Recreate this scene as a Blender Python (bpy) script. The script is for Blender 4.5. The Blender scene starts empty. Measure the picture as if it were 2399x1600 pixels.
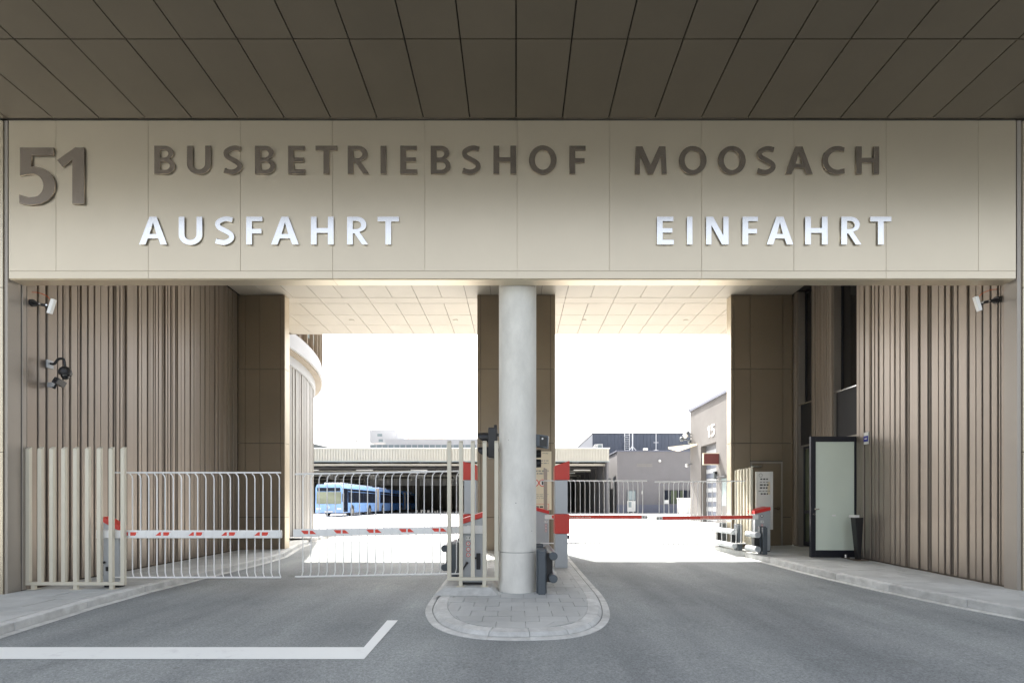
import bpy, math, random
from mathutils import Matrix, Vector
R = math.radians
random.seed(7)
sc = bpy.context.scene
col = sc.collection

# ------------------------------------------------------------------ camera, light, exposure
F = 1133.0; CX = 1209.0; CY = 1181.0; CAMZ = 1.40
cd = bpy.data.cameras.new("camera"); cam = bpy.data.objects.new("camera", cd); col.objects.link(cam)
cam.location = (0, 0, CAMZ); cam.rotation_euler = (R(90), 0, 0)
cd.sensor_width = 36; cd.sensor_fit = 'HORIZONTAL'; cd.lens = 36 * F / 2399.0
cd.shift_x = -9.5 / 2399.0; cd.shift_y = 381.0 / 2399.0
cd.clip_start = .05; cd.clip_end = 3000
sc.camera = cam

SUN_AZ = R(-20); SUN_EL = R(53.0)        # azimuth from +y, negative = towards -x
world = bpy.data.worlds.new("World"); sc.world = world; world.use_nodes = True
wn = world.node_tree; wn.nodes.clear()
sky = wn.nodes.new('ShaderNodeTexSky'); sky.sky_type = 'NISHITA'; sky.sun_disc = False
sky.sun_elevation = SUN_EL; sky.sun_rotation = SUN_AZ
sky.air_density = 1.0; sky.dust_density = 6.0; sky.ozone_density = 0.6
bg = wn.nodes.new('ShaderNodeBackground'); bg.inputs[1].default_value = 0.15
wo = wn.nodes.new('ShaderNodeOutputWorld')
hsv = wn.nodes.new('ShaderNodeHueSaturation'); hsv.inputs['Saturation'].default_value = .36   # hazy, whitish sky
wn.links.new(sky.outputs[0], hsv.inputs['Color']); wn.links.new(hsv.outputs[0], bg.inputs[0]); wn.links.new(bg.outputs[0], wo.inputs[0])

sl = bpy.data.lights.new("sun", 'SUN'); sun = bpy.data.objects.new("sun", sl); col.objects.link(sun)
sl.energy = 5.0; sl.angle = R(0.5); sl.color = (1, .95, .87)
sdir = Vector((math.sin(SUN_AZ) * math.cos(SUN_EL), math.cos(SUN_AZ) * math.cos(SUN_EL), math.sin(SUN_EL)))
sun.rotation_euler = (-sdir).to_track_quat('-Z', 'Y').to_euler()
sun.location = (0, 0, 40)

sc.view_settings.view_transform = 'Standard'; sc.view_settings.look = 'None'
sc.view_settings.gamma = 1; sc.view_settings.use_curve_mapping = False
sc.view_settings.exposure = 1.8
sc.render.engine = 'CYCLES'
sc.cycles.max_bounces = 8; sc.cycles.diffuse_bounces = 6; sc.cycles.glossy_bounces = 4
sc.cycles.use_denoising = True

# ------------------------------------------------------------------ materials
MATS = {}
def mat(name, c, rough=.6, metal=0.0, var=.06, scale=3.0, bump=0.0, bscale=40.0, spec=.5, stretch=None, c2=None, thr=None, coat=0):
    m = bpy.data.materials.new(name); m.use_nodes = True
    nt = m.node_tree; p = nt.nodes['Principled BSDF']
    p.inputs['Roughness'].default_value = rough; p.inputs['Metallic'].default_value = metal
    p.inputs['Specular IOR Level'].default_value = spec
    if coat: p.inputs['Coat Weight'].default_value = coat
    geo = nt.nodes.new('ShaderNodeNewGeometry'); src = geo.outputs['Position']
    if stretch:
        mp = nt.nodes.new('ShaderNodeMapping'); mp.inputs['Scale'].default_value = stretch
        nt.links.new(src, mp.inputs['Vector']); src = mp.outputs[0]
    n = nt.nodes.new('ShaderNodeTexNoise'); n.inputs['Scale'].default_value = scale; n.inputs['Detail'].default_value = 6
    n.inputs['Roughness'].default_value = .65
    nt.links.new(src, n.inputs['Vector'])
    r = nt.nodes.new('ShaderNodeValToRGB')
    r.color_ramp.elements[0].position = .3 if thr is None else thr[0]
    r.color_ramp.elements[1].position = .7 if thr is None else thr[1]
    a = c2 if c2 else tuple(x * (1 - var) for x in c); b = c if c2 else tuple(min(1, x * (1 + var)) for x in c)
    r.color_ramp.elements[0].color = (*a, 1); r.color_ramp.elements[1].color = (*b, 1)
    nt.links.new(n.outputs[0], r.inputs[0])
    out = r.outputs[0]
    # each object slightly its own tone
    oi = nt.nodes.new('ShaderNodeObjectInfo'); mr = nt.nodes.new('ShaderNodeMapRange')
    mr.inputs['To Min'].default_value = 1 - var * .5; mr.inputs['To Max'].default_value = 1 + var * .5
    nt.links.new(oi.outputs['Random'], mr.inputs['Value'])
    hs = nt.nodes.new('ShaderNodeHueSaturation'); nt.links.new(mr.outputs[0], hs.inputs['Value']); nt.links.new(out, hs.inputs['Color'])
    nt.links.new(hs.outputs[0], p.inputs['Base Color'])
    if bump:
        n2 = nt.nodes.new('ShaderNodeTexNoise'); n2.inputs['Scale'].default_value = bscale; n2.inputs['Detail'].default_value = 4
        nt.links.new(geo.outputs['Position'], n2.inputs['Vector'])
        bp = nt.nodes.new('ShaderNodeBump'); bp.inputs['Strength'].default_value = bump; bp.inputs['Distance'].default_value = .01
        nt.links.new(n2.outputs[0], bp.inputs['Height']); nt.links.new(bp.outputs[0], p.inputs['Normal'])
    MATS[name] = m
    return m

mat('fascia', (.60, .53, .41), .34, .75, .03, .8)
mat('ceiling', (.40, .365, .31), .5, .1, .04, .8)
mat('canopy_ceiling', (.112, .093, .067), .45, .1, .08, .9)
mat('board', (.315, .272, .232), .34, .6, .07, 1.2, stretch=(1, 1, .15))
mat('board_trim', (.34, .31, .275), .4, .45, .05, 1.2)
mat('pillar', (.25, .205, .15), .38, .4, .07, .8)
mat('groove', (.15, .125, .10), .8, 0, .05)
mat('backing', (.035, .03, .025), .9, 0, .05)
mat('steel', (.86, .86, .85), .20, 1.0, .03, 20)
mat('steel_dark', (.38, .33, .28), .22, .9, .04, 8)  # darker copy of the steel: on the letters, canopy reflection put into the colour
mat('concrete_column', (.67, .66, .615), .75, 0, .14, 3.0, .25, 60, stretch=(1, 1, .45))
mat('paving', (.46, .475, .47), .85, 0, .12, 1.6, .5, 130)
mat('paving_joint', (.42, .425, .415), .95, 0, .1, 5)
mat('kerb', (.52, .53, .52), .8, 0, .20, 7, .5, 90)
mat('marking', (.76, .79, .78), .6, 0, .06, 6, .4, 150, c2=(.6, .61, .62), thr=(.2, .42))
mat('beige_metal', (.60, .565, .465), .4, .1, .03, 2)
mat('white_metal', (.80, .80, .79), .35, 0, .03, 3)
mat('white_paint', (.82, .82, .80), .4, 0, .03, 3)
mat('cabinet_grey', (.42, .44, .46), .38, .3, .04, 2)
mat('red', (.60, .05, .035), .4, 0, .05, 2)
mat('red_film', (.62, .02, .015), .35, 0, .03, 3)
mat('arm_red', (.70, .06, .035), .4, 0, .03, 3)
mat('anthracite', (.085, .10, .115), .35, .1, .06, 4, .1, 100)
mat('black', (.018, .018, .02), .35, 0, .05, 5)
mat('rubber', (.03, .03, .032), .8, 0, .1, 8)
mat('door_frame', (.018, .020, .028), .35, .2, .05, 5)
mat('frosted', (.66, .73, .63), .12, 0, .03, .8)
mat('green_glass', (.09, .11, .07), .08, 0, .2, 1.5)
mat('dark_glass', (.012, .012, .013), .05, 0, .2, 1.0)
mat('spandrel', (.015, .015, .018), .6, 0, .05, 2)
mat('sign_white', (.78, .78, .75), .4, 0, .02, 2)
mat('sign_cream', (.74, .66, .50), .5, 0, .02, 2)
mat('ink', (.06, .06, .06), .6, 0, .05)
mat('ink_soft', (.30, .29, .27), .6, 0, .05)
mat('ink_light', (.85, .62, .50), .6, 0, .05)
mat('sign_blue', (.03, .04, .30), .4, 0, .05)
mat('orange_cable', (.65, .12, .03), .5, 0, .05)
mat('lens', (.9, .9, .88), .08, 0, .02)
mat('bus_blue', (.25, .43, .80), .22, 0, .03, 2, coat=.6)
mat('bus_shade_blue', (.07, .22, .60), .25, 0, .03, 2, coat=.5)  # bus blue darkened: shade of the hall put into the body colour
mat('bus_roof', (.55, .65, .85), .2, .1, .03, 2, coat=.6)
mat('bus_glass', (.018, .022, .035), .05, 0, .1, 1)
mat('windshield', (.20, .22, .17), .06, 0, .35, .4, stretch=(.5, 1, 1.6))
mat('bellows', (.42, .38, .33), .8, 0, .1, 5)
mat('tyre', (.05, .045, .04), .85, 0, .1, 8)
mat('rim', (.35, .33, .30), .5, .5, .1, 8)
mat('depot_fascia', (.50, .485, .43), .5, .1, .04, 1)
mat('depot_dark', (.10, .10, .115), .8, 0, .15, .2)
mat('depot_floor', (.16, .16, .16), .9, 0, .2, 1)
mat('depot_beam', (.20, .195, .18), .7, 0, .1, 1)
mat('stones', (.40, .38, .33), .9, 0, .5, 3)
mat('render_grey', (.18, .176, .184), .9, 0, .06, .7, .4, 30)
mat('plaster15', (.125, .120, .117), .9, 0, .10, .7, .5, 30)
mat('grey_plinth', (.13, .14, .18), .8, 0, .08, 1)
mat('hall_metal', (.10, .115, .15), .5, .2, .05, 1)
mat('far_white', (.60, .60, .61), .7, 0, .03, .2)  # on the far blocks the white also holds washed-out glare
mat('far_glass', (.30, .36, .37), .15, 0, .1, .5)
mat('crane', (.55, .40, .33), .6)
mat('tower_trim', (.38, .39, .405), .5, 0, .05, 1)
mat('tower_board', (.30, .29, .275), .45, .15, .05, 1)
mat('tower_soffit', (.25, .21, .16), .6, 0, .05, 1)
mat('bronze', (.16, .115, .08), .45, .3, .05, 1)
mat('shutter', (.16, .165, .18), .4, .3, .1, 1, stretch=(1, 1, 6))
mat('dark_red', (.10, .03, .03), .3, 0, .05, 5)
mat('hill', (.22, .24, .24), 1, 0, .2, .05)
mat('yard_concrete', (.50, .49, .47), .9, 0, .12, .35)

def asphalt():
    m = bpy.data.materials.new('asphalt'); m.use_nodes = True
    nt = m.node_tree; L = nt.links; p = nt.nodes['Principled BSDF']; p.inputs['Roughness'].default_value = .82
    p.inputs['Specular IOR Level'].default_value = .35
    geo = nt.nodes.new('ShaderNodeNewGeometry')
    def noise(sc_, det, stretch=None, rough=.6):
        n = nt.nodes.new('ShaderNodeTexNoise'); n.inputs['Scale'].default_value = sc_; n.inputs['Detail'].default_value = det
        n.inputs['Roughness'].default_value = rough
        if stretch:
            mp = nt.nodes.new('ShaderNodeMapping'); mp.inputs['Scale'].default_value = stretch
            mp.inputs['Rotation'].default_value = (0, 0, R(3))
            L.new(geo.outputs['Position'], mp.inputs['Vector']); L.new(mp.outputs[0], n.inputs['Vector'])
        else: L.new(geo.outputs['Position'], n.inputs['Vector'])
        return n
    def ramp(n, p0, p1, c0, c1):
        r = nt.nodes.new('ShaderNodeValToRGB'); r.color_ramp.elements[0].position = p0; r.color_ramp.elements[1].position = p1
        r.color_ramp.elements[0].color = (*c0, 1); r.color_ramp.elements[1].color = (*c1, 1); L.new(n.outputs[0], r.inputs[0]); return r
    def mix(mode, f, a, b):
        x = nt.nodes.new('ShaderNodeMix'); x.data_type = 'RGBA'; x.blend_type = mode; x.inputs['Factor'].default_value = f
        L.new(a, x.inputs[6]); L.new(b, x.inputs[7]); return x.outputs[2]
    base = ramp(noise(.9, 5), .3, .7, (.222, .243, .247), (.285, .306, .308))
    tracks = ramp(noise(1.0, 5, (.75, .10, 1)), .34, .66, (.66, .66, .68), (1.12, 1.12, 1.12))
    grain = ramp(noise(48, 4, None, .85), .36, .64, (.66, .66, .67), (1.30, 1.30, 1.29))
    speck = ramp(noise(160, 1), .62, .72, (1, 1, 1), (1.6, 1.6, 1.55))
    dark = ramp(noise(130, 1), .26, .36, (.45, .44, .42), (1, 1, 1))
    o = mix('MULTIPLY', 1, base.outputs[0], tracks.outputs[0]); o = mix('MULTIPLY', 1, o, grain.outputs[0])
    stains = ramp(noise(1.7, 6, None, .7), .60, .74, (1, 1, 1), (.72, .71, .70)); o = mix('MULTIPLY', .8, o, stains.outputs[0])
    drips = ramp(noise(9, 2), .74, .80, (1, 1, 1), (.55, .54, .52)); o = mix('MULTIPLY', .7, o, drips.outputs[0])
    o = mix('MULTIPLY', .8, o, speck.outputs[0]); o = mix('MULTIPLY', .8, o, dark.outputs[0])
    L.new(o, p.inputs['Base Color'])
    bp = nt.nodes.new('ShaderNodeBump'); bp.inputs['Strength'].default_value = .6; bp.inputs['Distance'].default_value = .006
    L.new(noise(140, 3).outputs[0], bp.inputs['Height']); L.new(bp.outputs[0], p.inputs['Normal'])
    MATS['asphalt'] = m
asphalt()

# ------------------------------------------------------------------ mesh helpers
WPOS = {}
class MB:
    def __init__(s): s.v = []; s.f = []
    def pts(s, P, faces):
        n = len(s.v); s.v += [tuple(p) for p in P]; s.f += [tuple(i + n for i in f) for f in faces]; return s
    def hexa(s, P):   # bottom 4 ccw, top 4 ccw
        return s.pts(P, [(3, 2, 1, 0), (4, 5, 6, 7), (0, 1, 5, 4), (1, 2, 6, 5), (2, 3, 7, 6), (3, 0, 4, 7)])
    def box(s, x0, x1, y0, y1, z0, z1):
        if x1 < x0: x0, x1 = x1, x0
        if y1 < y0: y0, y1 = y1, y0
        if z1 < z0: z0, z1 = z1, z0
        return s.hexa([(x0, y0, z0), (x1, y0, z0), (x1, y1, z0), (x0, y1, z0), (x0, y0, z1), (x1, y0, z1), (x1, y1, z1), (x0, y1, z1)])
    def cyl(s, a, b, r0, r1=None, n=16, caps=True):
        r1 = r0 if r1 is None else r1
        a = Vector(a); b = Vector(b); d = (b - a).normalized()
        u = d.orthogonal().normalized(); w = d.cross(u)
        P = []
        for c, r in ((a, r0), (b, r1)):
            for k in range(n):
                t = 2 * math.pi * k / n; P.append(c + r * (math.cos(t) * u + math.sin(t) * w))
        f = [(k, (k + 1) % n, n + (k + 1) % n, n + k) for k in range(n)]
        if caps: f += [tuple(range(n - 1, -1, -1)), tuple(range(n, 2 * n))]
        return s.pts(P, f)
    def tube(s, path, r, n=8):
        path = [Vector(p) for p in path]; P = []; m = len(path); u = None
        for i, p in enumerate(path):
            d = (path[min(i + 1, m - 1)] - path[max(i - 1, 0)]).normalized()
            u = d.orthogonal().normalized() if u is None else (u - d * u.dot(d)).normalized()
            w = d.cross(u)
            rr = r[i] if isinstance(r, (list, tuple)) else r
            for k in range(n):
                t = 2 * math.pi * k / n; P.append(p + rr * (math.cos(t) * u + math.sin(t) * w))
        f = [(i * n + k, i * n + (k + 1) % n, (i + 1) * n + (k + 1) % n, (i + 1) * n + k) for i in range(m - 1) for k in range(n)]
        f += [tuple(range(n - 1, -1, -1)), tuple(range((m - 1) * n, m * n))]
        return s.pts(P, f)
    def prism(s, poly, axis, a, b):   # poly in the two other axes (x,z for 'y'; y,z for 'x'; x,y for 'z')
        def mk(p, t): return {'y': (p[0], t, p[1]), 'x': (t, p[0], p[1]), 'z': (p[0], p[1], t)}[axis]
        n = len(poly); P = [mk(p, a) for p in poly] + [mk(p, b) for p in poly]
        return s.pts(P, [tuple(range(n - 1, -1, -1)), tuple(range(n, 2 * n))] + [(k, (k + 1) % n, n + (k + 1) % n, n + k) for k in range(n)])
    def sphere(s, c, r, n=14, m=8, z0=-90, z1=90, sz=1.0):
        P = []; f = []
        for j in range(m + 1):
            t = R(z0 + (z1 - z0) * j / m)
            for k in range(n):
                a = 2 * math.pi * k / n
                P.append((c[0] + r * math.cos(t) * math.cos(a), c[1] + r * math.cos(t) * math.sin(a), c[2] + sz * r * math.sin(t)))
        for j in range(m):
            for k in range(n): f.append((j * n + k, j * n + (k + 1) % n, (j + 1) * n + (k + 1) % n, (j + 1) * n + k))
        f += [tuple(range(n - 1, -1, -1)), tuple(range(m * n, (m + 1) * n))]
        return s.pts(P, f)
    def quad(s, *P): return s.pts(P, [tuple(range(len(P)))])
    def build(s, name, material, parent=None, bevel=0, smooth=False, seg=1, label=None, kind=None):
        xs = [v[0] for v in s.v]; ys = [v[1] for v in s.v]; zs = [v[2] for v in s.v]
        o = Vector(((min(xs) + max(xs)) / 2, (min(ys) + max(ys)) / 2, min(zs)))
        me = bpy.data.meshes.new(name); me.from_pydata([(v[0] - o.x, v[1] - o.y, v[2] - o.z) for v in s.v], [], s.f)
        import bmesh
        bm = bmesh.new(); bm.from_mesh(me); bmesh.ops.recalc_face_normals(bm, faces=bm.faces) if len(s.f) > 1 else None
        bm.to_mesh(me); bm.free()
        me.materials.append(MATS[material] if isinstance(material, str) else material)
        if smooth:
            me.polygons.foreach_set('use_smooth', [True] * len(me.polygons))
            try: me.set_sharp_from_angle(angle=R(40))
            except Exception: pass
        return place(name, me, o, parent, bevel, seg, label, kind)
def place(name, me, o, parent=None, bevel=0, seg=1, label=None, kind=None, scale=None):
    ob = bpy.data.objects.new(name, me); col.objects.link(ob)
    o = Vector(o); ob.location = o; WPOS[ob.name] = o
    if scale: ob.scale = scale
    if parent:
        ob.parent = parent; ob.matrix_parent_inverse = Matrix.Translation(-WPOS[parent.name])
    if bevel:
        b = ob.modifiers.new('bevel', 'BEVEL'); b.width = bevel; b.segments = seg; b.limit_method = 'ANGLE'; b.angle_limit = R(50)
    if label: ob['label'] = label
    if kind: ob['kind'] = kind
    return ob
def thing(name, label, cat, loc, group=None):
    o = bpy.data.objects.new(name, None); col.objects.link(o); o.empty_display_size = .2
    o.location = loc; WPOS[o.name] = Vector(loc); o['label'] = label; o['category'] = cat
    if group: o['group'] = group
    return o
def tag(o, label, cat, group=None):
    o['label'] = label; o['category'] = cat
    if group: o['group'] = group
    return o
def at(px, py, D): return Vector(((px - CX) * D / F, D, CAMZ + (CY - py) * D / F))
def lerp(a, b, t): return a + (b - a) * t
def interp(tab, y):
    if y <= tab[0][0]: return tab[0][1]
    for (a, b), (c, d) in zip(tab, tab[1:]):
        if y <= c: return lerp(b, d, (y - a) / (c - a))
    return tab[-1][1]

# ------------------------------------------------------------------ ground
def rz(y): return .018 * y if -40 < y < 14.7 else (.2646 if y >= 14.7 else -.72)
XLT = [(-30, -3.6), (-3, -4.3), (3, -4.82), (4.7, -5.05), (6, -5.22), (7.1, -5.28), (8.2, -5.22), (10, -5.14), (11.0, -5.2), (11.8, -5.42), (13, -5.75), (14.7, -6.0), (18, -6.6)]
XRT = [(-30, 9.5), (-3, 7.8), (3, 6.55), (5.37, 5.66), (6.54, 5.36), (7.84, 5.2), (8.9, 5.15), (10.6, 5.14), (12, 5.0), (14.7, 4.9)]
def XL(y): return interp(XLT, y)
def XR(y): return interp(XRT, y)
def zl(x, y):
    k = XL(y); t = max(0, min(1, (k - x) / (k + 6.83)))
    return lerp(rz(y) + .10, .205 + .0135 * (y - 6.45), t)
def zr(x, y):
    k = XR(y); t = max(0, min(1, (x - k) / (6.8 - k)))
    return lerp(rz(y) + .12, .245 + .029 * (min(y, 12.5) - 6.51), t)

m = MB()
xs = [-300, -40, -10, 0, 10, 40, 300]; ys = [-500, -40, -20, -5, 5, 14.7]
zf = lambda y: -.72 if y <= -40 else .018 * y
for a, b in zip(xs, xs[1:]):
    for c, d in zip(ys, ys[1:]):
        m.quad((a, c, zf(c)), (b, c, zf(c)), (b, d, zf(d)), (a, d, zf(d)))
m.build('road', 'asphalt', kind='structure')
m = MB(); m.quad((-400, 14.7, .2646), (400, 14.7, .2646), (400, 900, .2646), (-400, 900, .2646))
m.build('yard_ground', 'yard_concrete', kind='structure')

# road marking
m = MB()
def rp(px, v): D = 1.40 / (v / F + .018); return ((px - CX) * D / F, D)
y0 = 1.40 / (363 / F + .018); y1 = 1.40 / (335 / F + .018); y2 = 1.40 / (272 / F + .018)
def rq(m, P): m.quad(*[(x, y, .018 * y + .004) for x, y in P])
rq(m, [(-9, y0), (-1.30, y0), (-1.405, y1), (-9, y1)])
rq(m, [(-1.30, y0), (-1.325, y2), (-1.445, y2), (-1.405, y1)])
mk = m.build('road_marking', 'marking'); tag(mk, 'white stop line bending into a lane line on the asphalt', 'road marking')

# sidewalks
def strip(name, side):
    X = XL if side < 0 else XR; Z = zl if side < 0 else zr; w = -6.83 if side < 0 else 6.8
    m = MB(); rows = []
    yy = [-30, -12, -3] + [i * .5 for i in range(0, 30)] + [14.69]
    for y in yy:
        k = X(y) + side * .22
        o = side * 28
        rows.append([(k, y, Z(k, y) - .012), (lerp(k, w, .5), y, Z(lerp(k, w, .5), y) - .012), (w, y, Z(w, y) - .012), (w + side * .6, y, Z(w, y) - .012), (o, y, Z(w, y) - .012)])
    for a, b in zip(rows, rows[1:]):
        for i in range(4): m.quad(a[i], a[i + 1], b[i + 1], b[i])
    sw = m.build(name, 'paving_joint' if False else 'paving', kind='structure')
    # outer strip: flush gutter band, face and top of kerb as stones
    y = -6.0
    while y < 14.0:
        L = 1.0 - .008
        for nm, offs, zz in (('gutter_stone', (0, .085), (.006, .012)), ('kerb_stone', (.09, .215), (.0, .0))):
            P = []
            for yy_ in (y, y + L):
                xa = X(yy_) + side * offs[0]; xb = X(yy_) + side * offs[1]
                if nm == 'gutter_stone':
                    top = [rz(yy_) + zz[0], rz(yy_) + zz[1]]
                else:
                    top = [Z(xa, yy_) - .004, Z(xb, yy_)]
                P.append((xa, xb, yy_, top))
            (xa, xb, ya, ta), (xc, xd, yb, tb) = P
            g = MB(); ba = rz(ya) - .05; bb = rz(yb) - .05
            g.hexa([(xa, ya, ba), (xb, ya, ba), (xd, yb, bb), (xc, yb, bb), (xa, ya, ta[0]), (xb, ya, ta[1]), (xd, yb, tb[1]), (xc, yb, tb[0])])
            g.build(nm, 'kerb', sw, bevel=.012 if nm == 'kerb_stone' else .003, seg=2)
        y += 1.0
    # pavers
    y = 4.0 if side < 0 else 4.8; row = 0; dy = .21 if side < 0 else .23; n = 0
    while y < 11.8:
        xo = lambda t: X(t) + side * .22
        far = (w + side * (.9 if y < 6.1 else -.012)); x = w + side * .9 - side * (.16 if row % 2 else 0); wd = .32
        x = far if y >= 6.1 else x
        first = .16 if row % 2 else .32
        while True:
            nx = x - side * (first if first else wd); first = 0
            lim = X(y + dy / 2) + side * .22
            stop = (nx - lim) * side < .05
            if stop: xa, xb = xo(y + .003), xo(y + dy - .003)
            else: xa = xb = nx + side * .003
            x_ = x - side * .003
            h = random.uniform(-.0025, .0025)
            P = [(xa, y + .003), (x_, y + .003), (x_, y + dy - .003), (xb, y + dy - .003)]
            if side > 0: P = P
            g = MB(); g.hexa([(a, b, Z(a, b) - .03) for a, b in P] + [(a, b, Z(a, b) + h) for a, b in P])
            if n < 298: g.build('paver', 'paving', sw)
            n += 1
            x = nx
            if stop: break
        y += dy; row += 1
    return sw
strip('left_pavement', -1); strip('right_pavement', 1)

# traffic island
OUT = [(-1.17, 13.2), (-1.17, 9.5), (-1.168, 7.91), (-1.153, 6.83), (-1.135, 6.2), (-1.09, 5.8), (-.968, 5.37), (-.832, 5.09), (-.63, 4.86), (-.40, 4.73), (-.15, 4.675),
       (.114, 4.67), (.45, 4.72), (.711, 4.86), (.93, 5.15), (1.075, 5.55), (1.165, 6.10), (1.21, 6.77), (1.205, 7.7), (1.20, 9.5), (1.20, 13.2)]
def smooth_poly(P, k):
    out = []
    for i in range(len(P) - 1):
        p0 = P[max(i - 1, 0)]; p1 = P[i]; p2 = P[i + 1]; p3 = P[min(i + 2, len(P) - 1)]
        for j in range(k):
            t = j / k
            out.append(tuple(.5 * (2 * p1[a] + (p2[a] - p0[a]) * t + (2 * p0[a] - 5 * p1[a] + 4 * p2[a] - p3[a]) * t * t + (3 * p1[a] - p0[a] - 3 * p2[a] + p3[a]) * t ** 3) for a in (0, 1)))
    out.append(P[-1]); return out
OS = smooth_poly(OUT, 6)
def resample(P, step):
    d = [0]
    for a, b in zip(P, P[1:]): d.append(d[-1] + math.dist(a, b))
    n = int(d[-1] / step); out = []; j = 0
    for i in range(n + 1):
        t = d[-1] * i / n
        while j < len(d) - 2 and d[j + 1] < t: j += 1
        u = (t - d[j]) / (d[j + 1] - d[j]); out.append((lerp(P[j][0], P[j + 1][0], u), lerp(P[j][1], P[j + 1][1], u)))
    return out
OR = resample(OS, .11)
def inset(P, w):
    out = []
    for i, p in enumerate(P):
        a = P[max(i - 1, 0)]; b = P[min(i + 1, len(P) - 1)]
        d = Vector((b[0] - a[0], b[1] - a[1])).normalized(); out.append((p[0] - d.y * w, p[1] + d.x * w))
    return out
def zi(y): return .05 + .018 * y
O1 = inset(OR, .085); O2 = inset(OR, .095); O3 = inset(OR, .135); O4 = inset(OR, .265)
m = MB()
c = len(O4)
for i in range(c // 2):
    a, b, p, q = O4[i], O4[i + 1], O4[c - 1 - i], O4[c - 2 - i]
    if i + 1 < c - 2 - i + 1: m.quad((a[0], a[1], zi(a[1]) - .014), (b[0], b[1], zi(b[1]) - .014), (q[0], q[1], zi(q[1]) - .014), (p[0], p[1], zi(p[1]) - .014))
isl = m.build('island_pavement', 'paving_joint', kind='structure')
def ring_seg(A, B, i0, i1, za, zb, name, bev):
    g = MB(); P = []; f = []
    for i in range(i0, i1 + 1):
        a, b = A[i], B[i]
        P += [(a[0], a[1], rz(a[1]) - .04), (a[0], a[1], rz(a[1]) + za), (b[0], b[1], rz(b[1]) + zb), (b[0], b[1], rz(b[1]) - .04)]
    n = i1 - i0
    for i in range(n):
        for j in range(3): f.append((4 * i + j, 4 * i + j + 1, 4 * i + 4 + j + 1, 4 * i + 4 + j))
    f += [(3, 2, 1, 0), (4 * n, 4 * n + 1, 4 * n + 2, 4 * n + 3)]
    g.pts(P, f); return g.build(name, 'kerb', isl, bevel=bev)
i = 0
while i < len(OR) - 1:
    j = min(i + 4, len(OR) - 1)
    # gap between stones by shrinking slightly
    ring_seg(OR, O1, i, j, .006, .012, 'gutter_stone', .004)
    g = MB(); P = []; f = []
    for k in range(i, j + 1):
        a, b, cc = O2[k], O3[k], O4[k]
        P += [(a[0], a[1], rz(a[1]) - .04), (a[0], a[1], rz(a[1]) + .014), (b[0], b[1], rz(b[1]) + .047), (cc[0], cc[1], rz(cc[1]) + .053), (cc[0], cc[1], rz(cc[1]) - .04)]
    if True:
        # 3 mm joint
        def sh(P, k0, k1, q=.0015):
            for t in range(5):
                A = Vector(P[k0 * 5 + t]); B = Vector(P[k1 * 5 + t]); d = (B - A)
                if d.length > 1e-6: P[k0 * 5 + t] = tuple(A + d.normalized() * q)
        sh(P, 0, 1); sh(P, j - i, j - i - 1)
    for k in range(j - i):
        for t in range(4): f.append((5 * k + t, 5 * k + t + 1, 5 * k + 6 + t, 5 * k + 5 + t))
    f += [(4, 3, 2, 1, 0), tuple(5 * (j - i) + t for t in range(5))]
    g.pts(P, f); g.build('kerb_stone', 'kerb', isl, bevel=.006)
    i = j
# island pavers
def xin(y):
    xs_ = []
    for a, b in zip(O4, O4[1:]):
        if (a[1] - y) * (b[1] - y) <= 0 and a[1] != b[1]: xs_.append(lerp(a[0], b[0], (y - a[1]) / (b[1] - a[1])))
    return (min(xs_), max(xs_)) if len(xs_) > 1 else None
ymin = min(p[1] for p in O4) + .02
y = ymin; row = 0
while y < 12.9:
    dy = .24; a = xin(y + .003); b = xin(y + dy - .003)
    if a and b:
        xmin = min(a[0], b[0]); xmax = max(a[1], b[1]); x = -3 + (.155 if row % 2 else 0)
        while x < xmax:
            x1 = x + .31
            if x1 > xmin:
                P = []
                for yy_, lim in ((y + .002, a), (y + dy - .003, b)):
                    P.append((max(lim[0], min(lim[1], x + .003)), max(lim[0], min(lim[1], x1 - .003)), yy_))
                if (P[0][1] - P[0][0]) + (P[1][1] - P[1][0]) > .02:
                    h = random.uniform(-.002, .002)
                    Q = [(P[0][0], P[0][2]), (P[0][1] + 1e-4, P[0][2]), (P[1][1] + 1e-4, P[1][2]), (P[1][0], P[1][2])]
                    MB().hexa([(u, v, zi(v) - .03) for u, v in Q] + [(u, v, zi(v) - .001 + h) for u, v in Q]).build('paver', 'paving', isl)
            x = x1
    y += dy; row += 1

# ------------------------------------------------------------------ gatehouse building
FY = 6.48; CZ = 6.55; PW = .618; BY = 14.66
bld = thing('gatehouse_building', 'depot gatehouse with pale metal fascia spanning a two lane drive-through passage', 'building', (0, FY, 0))
# ceilings
def panel_part(name, label, bounds, material):
    g = MB(); g.box(*bounds); return g.build(name, material, bld, label=label)
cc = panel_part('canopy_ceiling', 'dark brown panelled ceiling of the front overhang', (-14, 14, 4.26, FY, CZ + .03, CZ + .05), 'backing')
rows = [(4.26, 5.36), (5.36, FY - .012)]
gm = {}
def tile(parent, name, x0, x1, y0, y1, gx, gy, material, z=CZ, th=.022):
    key = (round(x1 - x0, 3), round(y1 - y0, 3), gx, gy, material)
    if key not in gm:
        g = MB(); w = x1 - x0 - gx; d = y1 - y0 - gy; g.box(-w / 2, w / 2, -d / 2, d / 2, 0, th)
        me = bpy.data.meshes.new(name); me.from_pydata(g.v, [], g.f); me.materials.append(MATS[material]); gm[key] = me
    return place(name, gm[key], ((x0 + x1) / 2, (y0 + y1) / 2, z), parent)
for ya, yb in rows:
    for k in range(-21, 21):
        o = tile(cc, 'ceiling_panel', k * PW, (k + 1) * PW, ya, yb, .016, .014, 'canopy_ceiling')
        o.location.z += random.uniform(-.0015, .0015)
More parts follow.
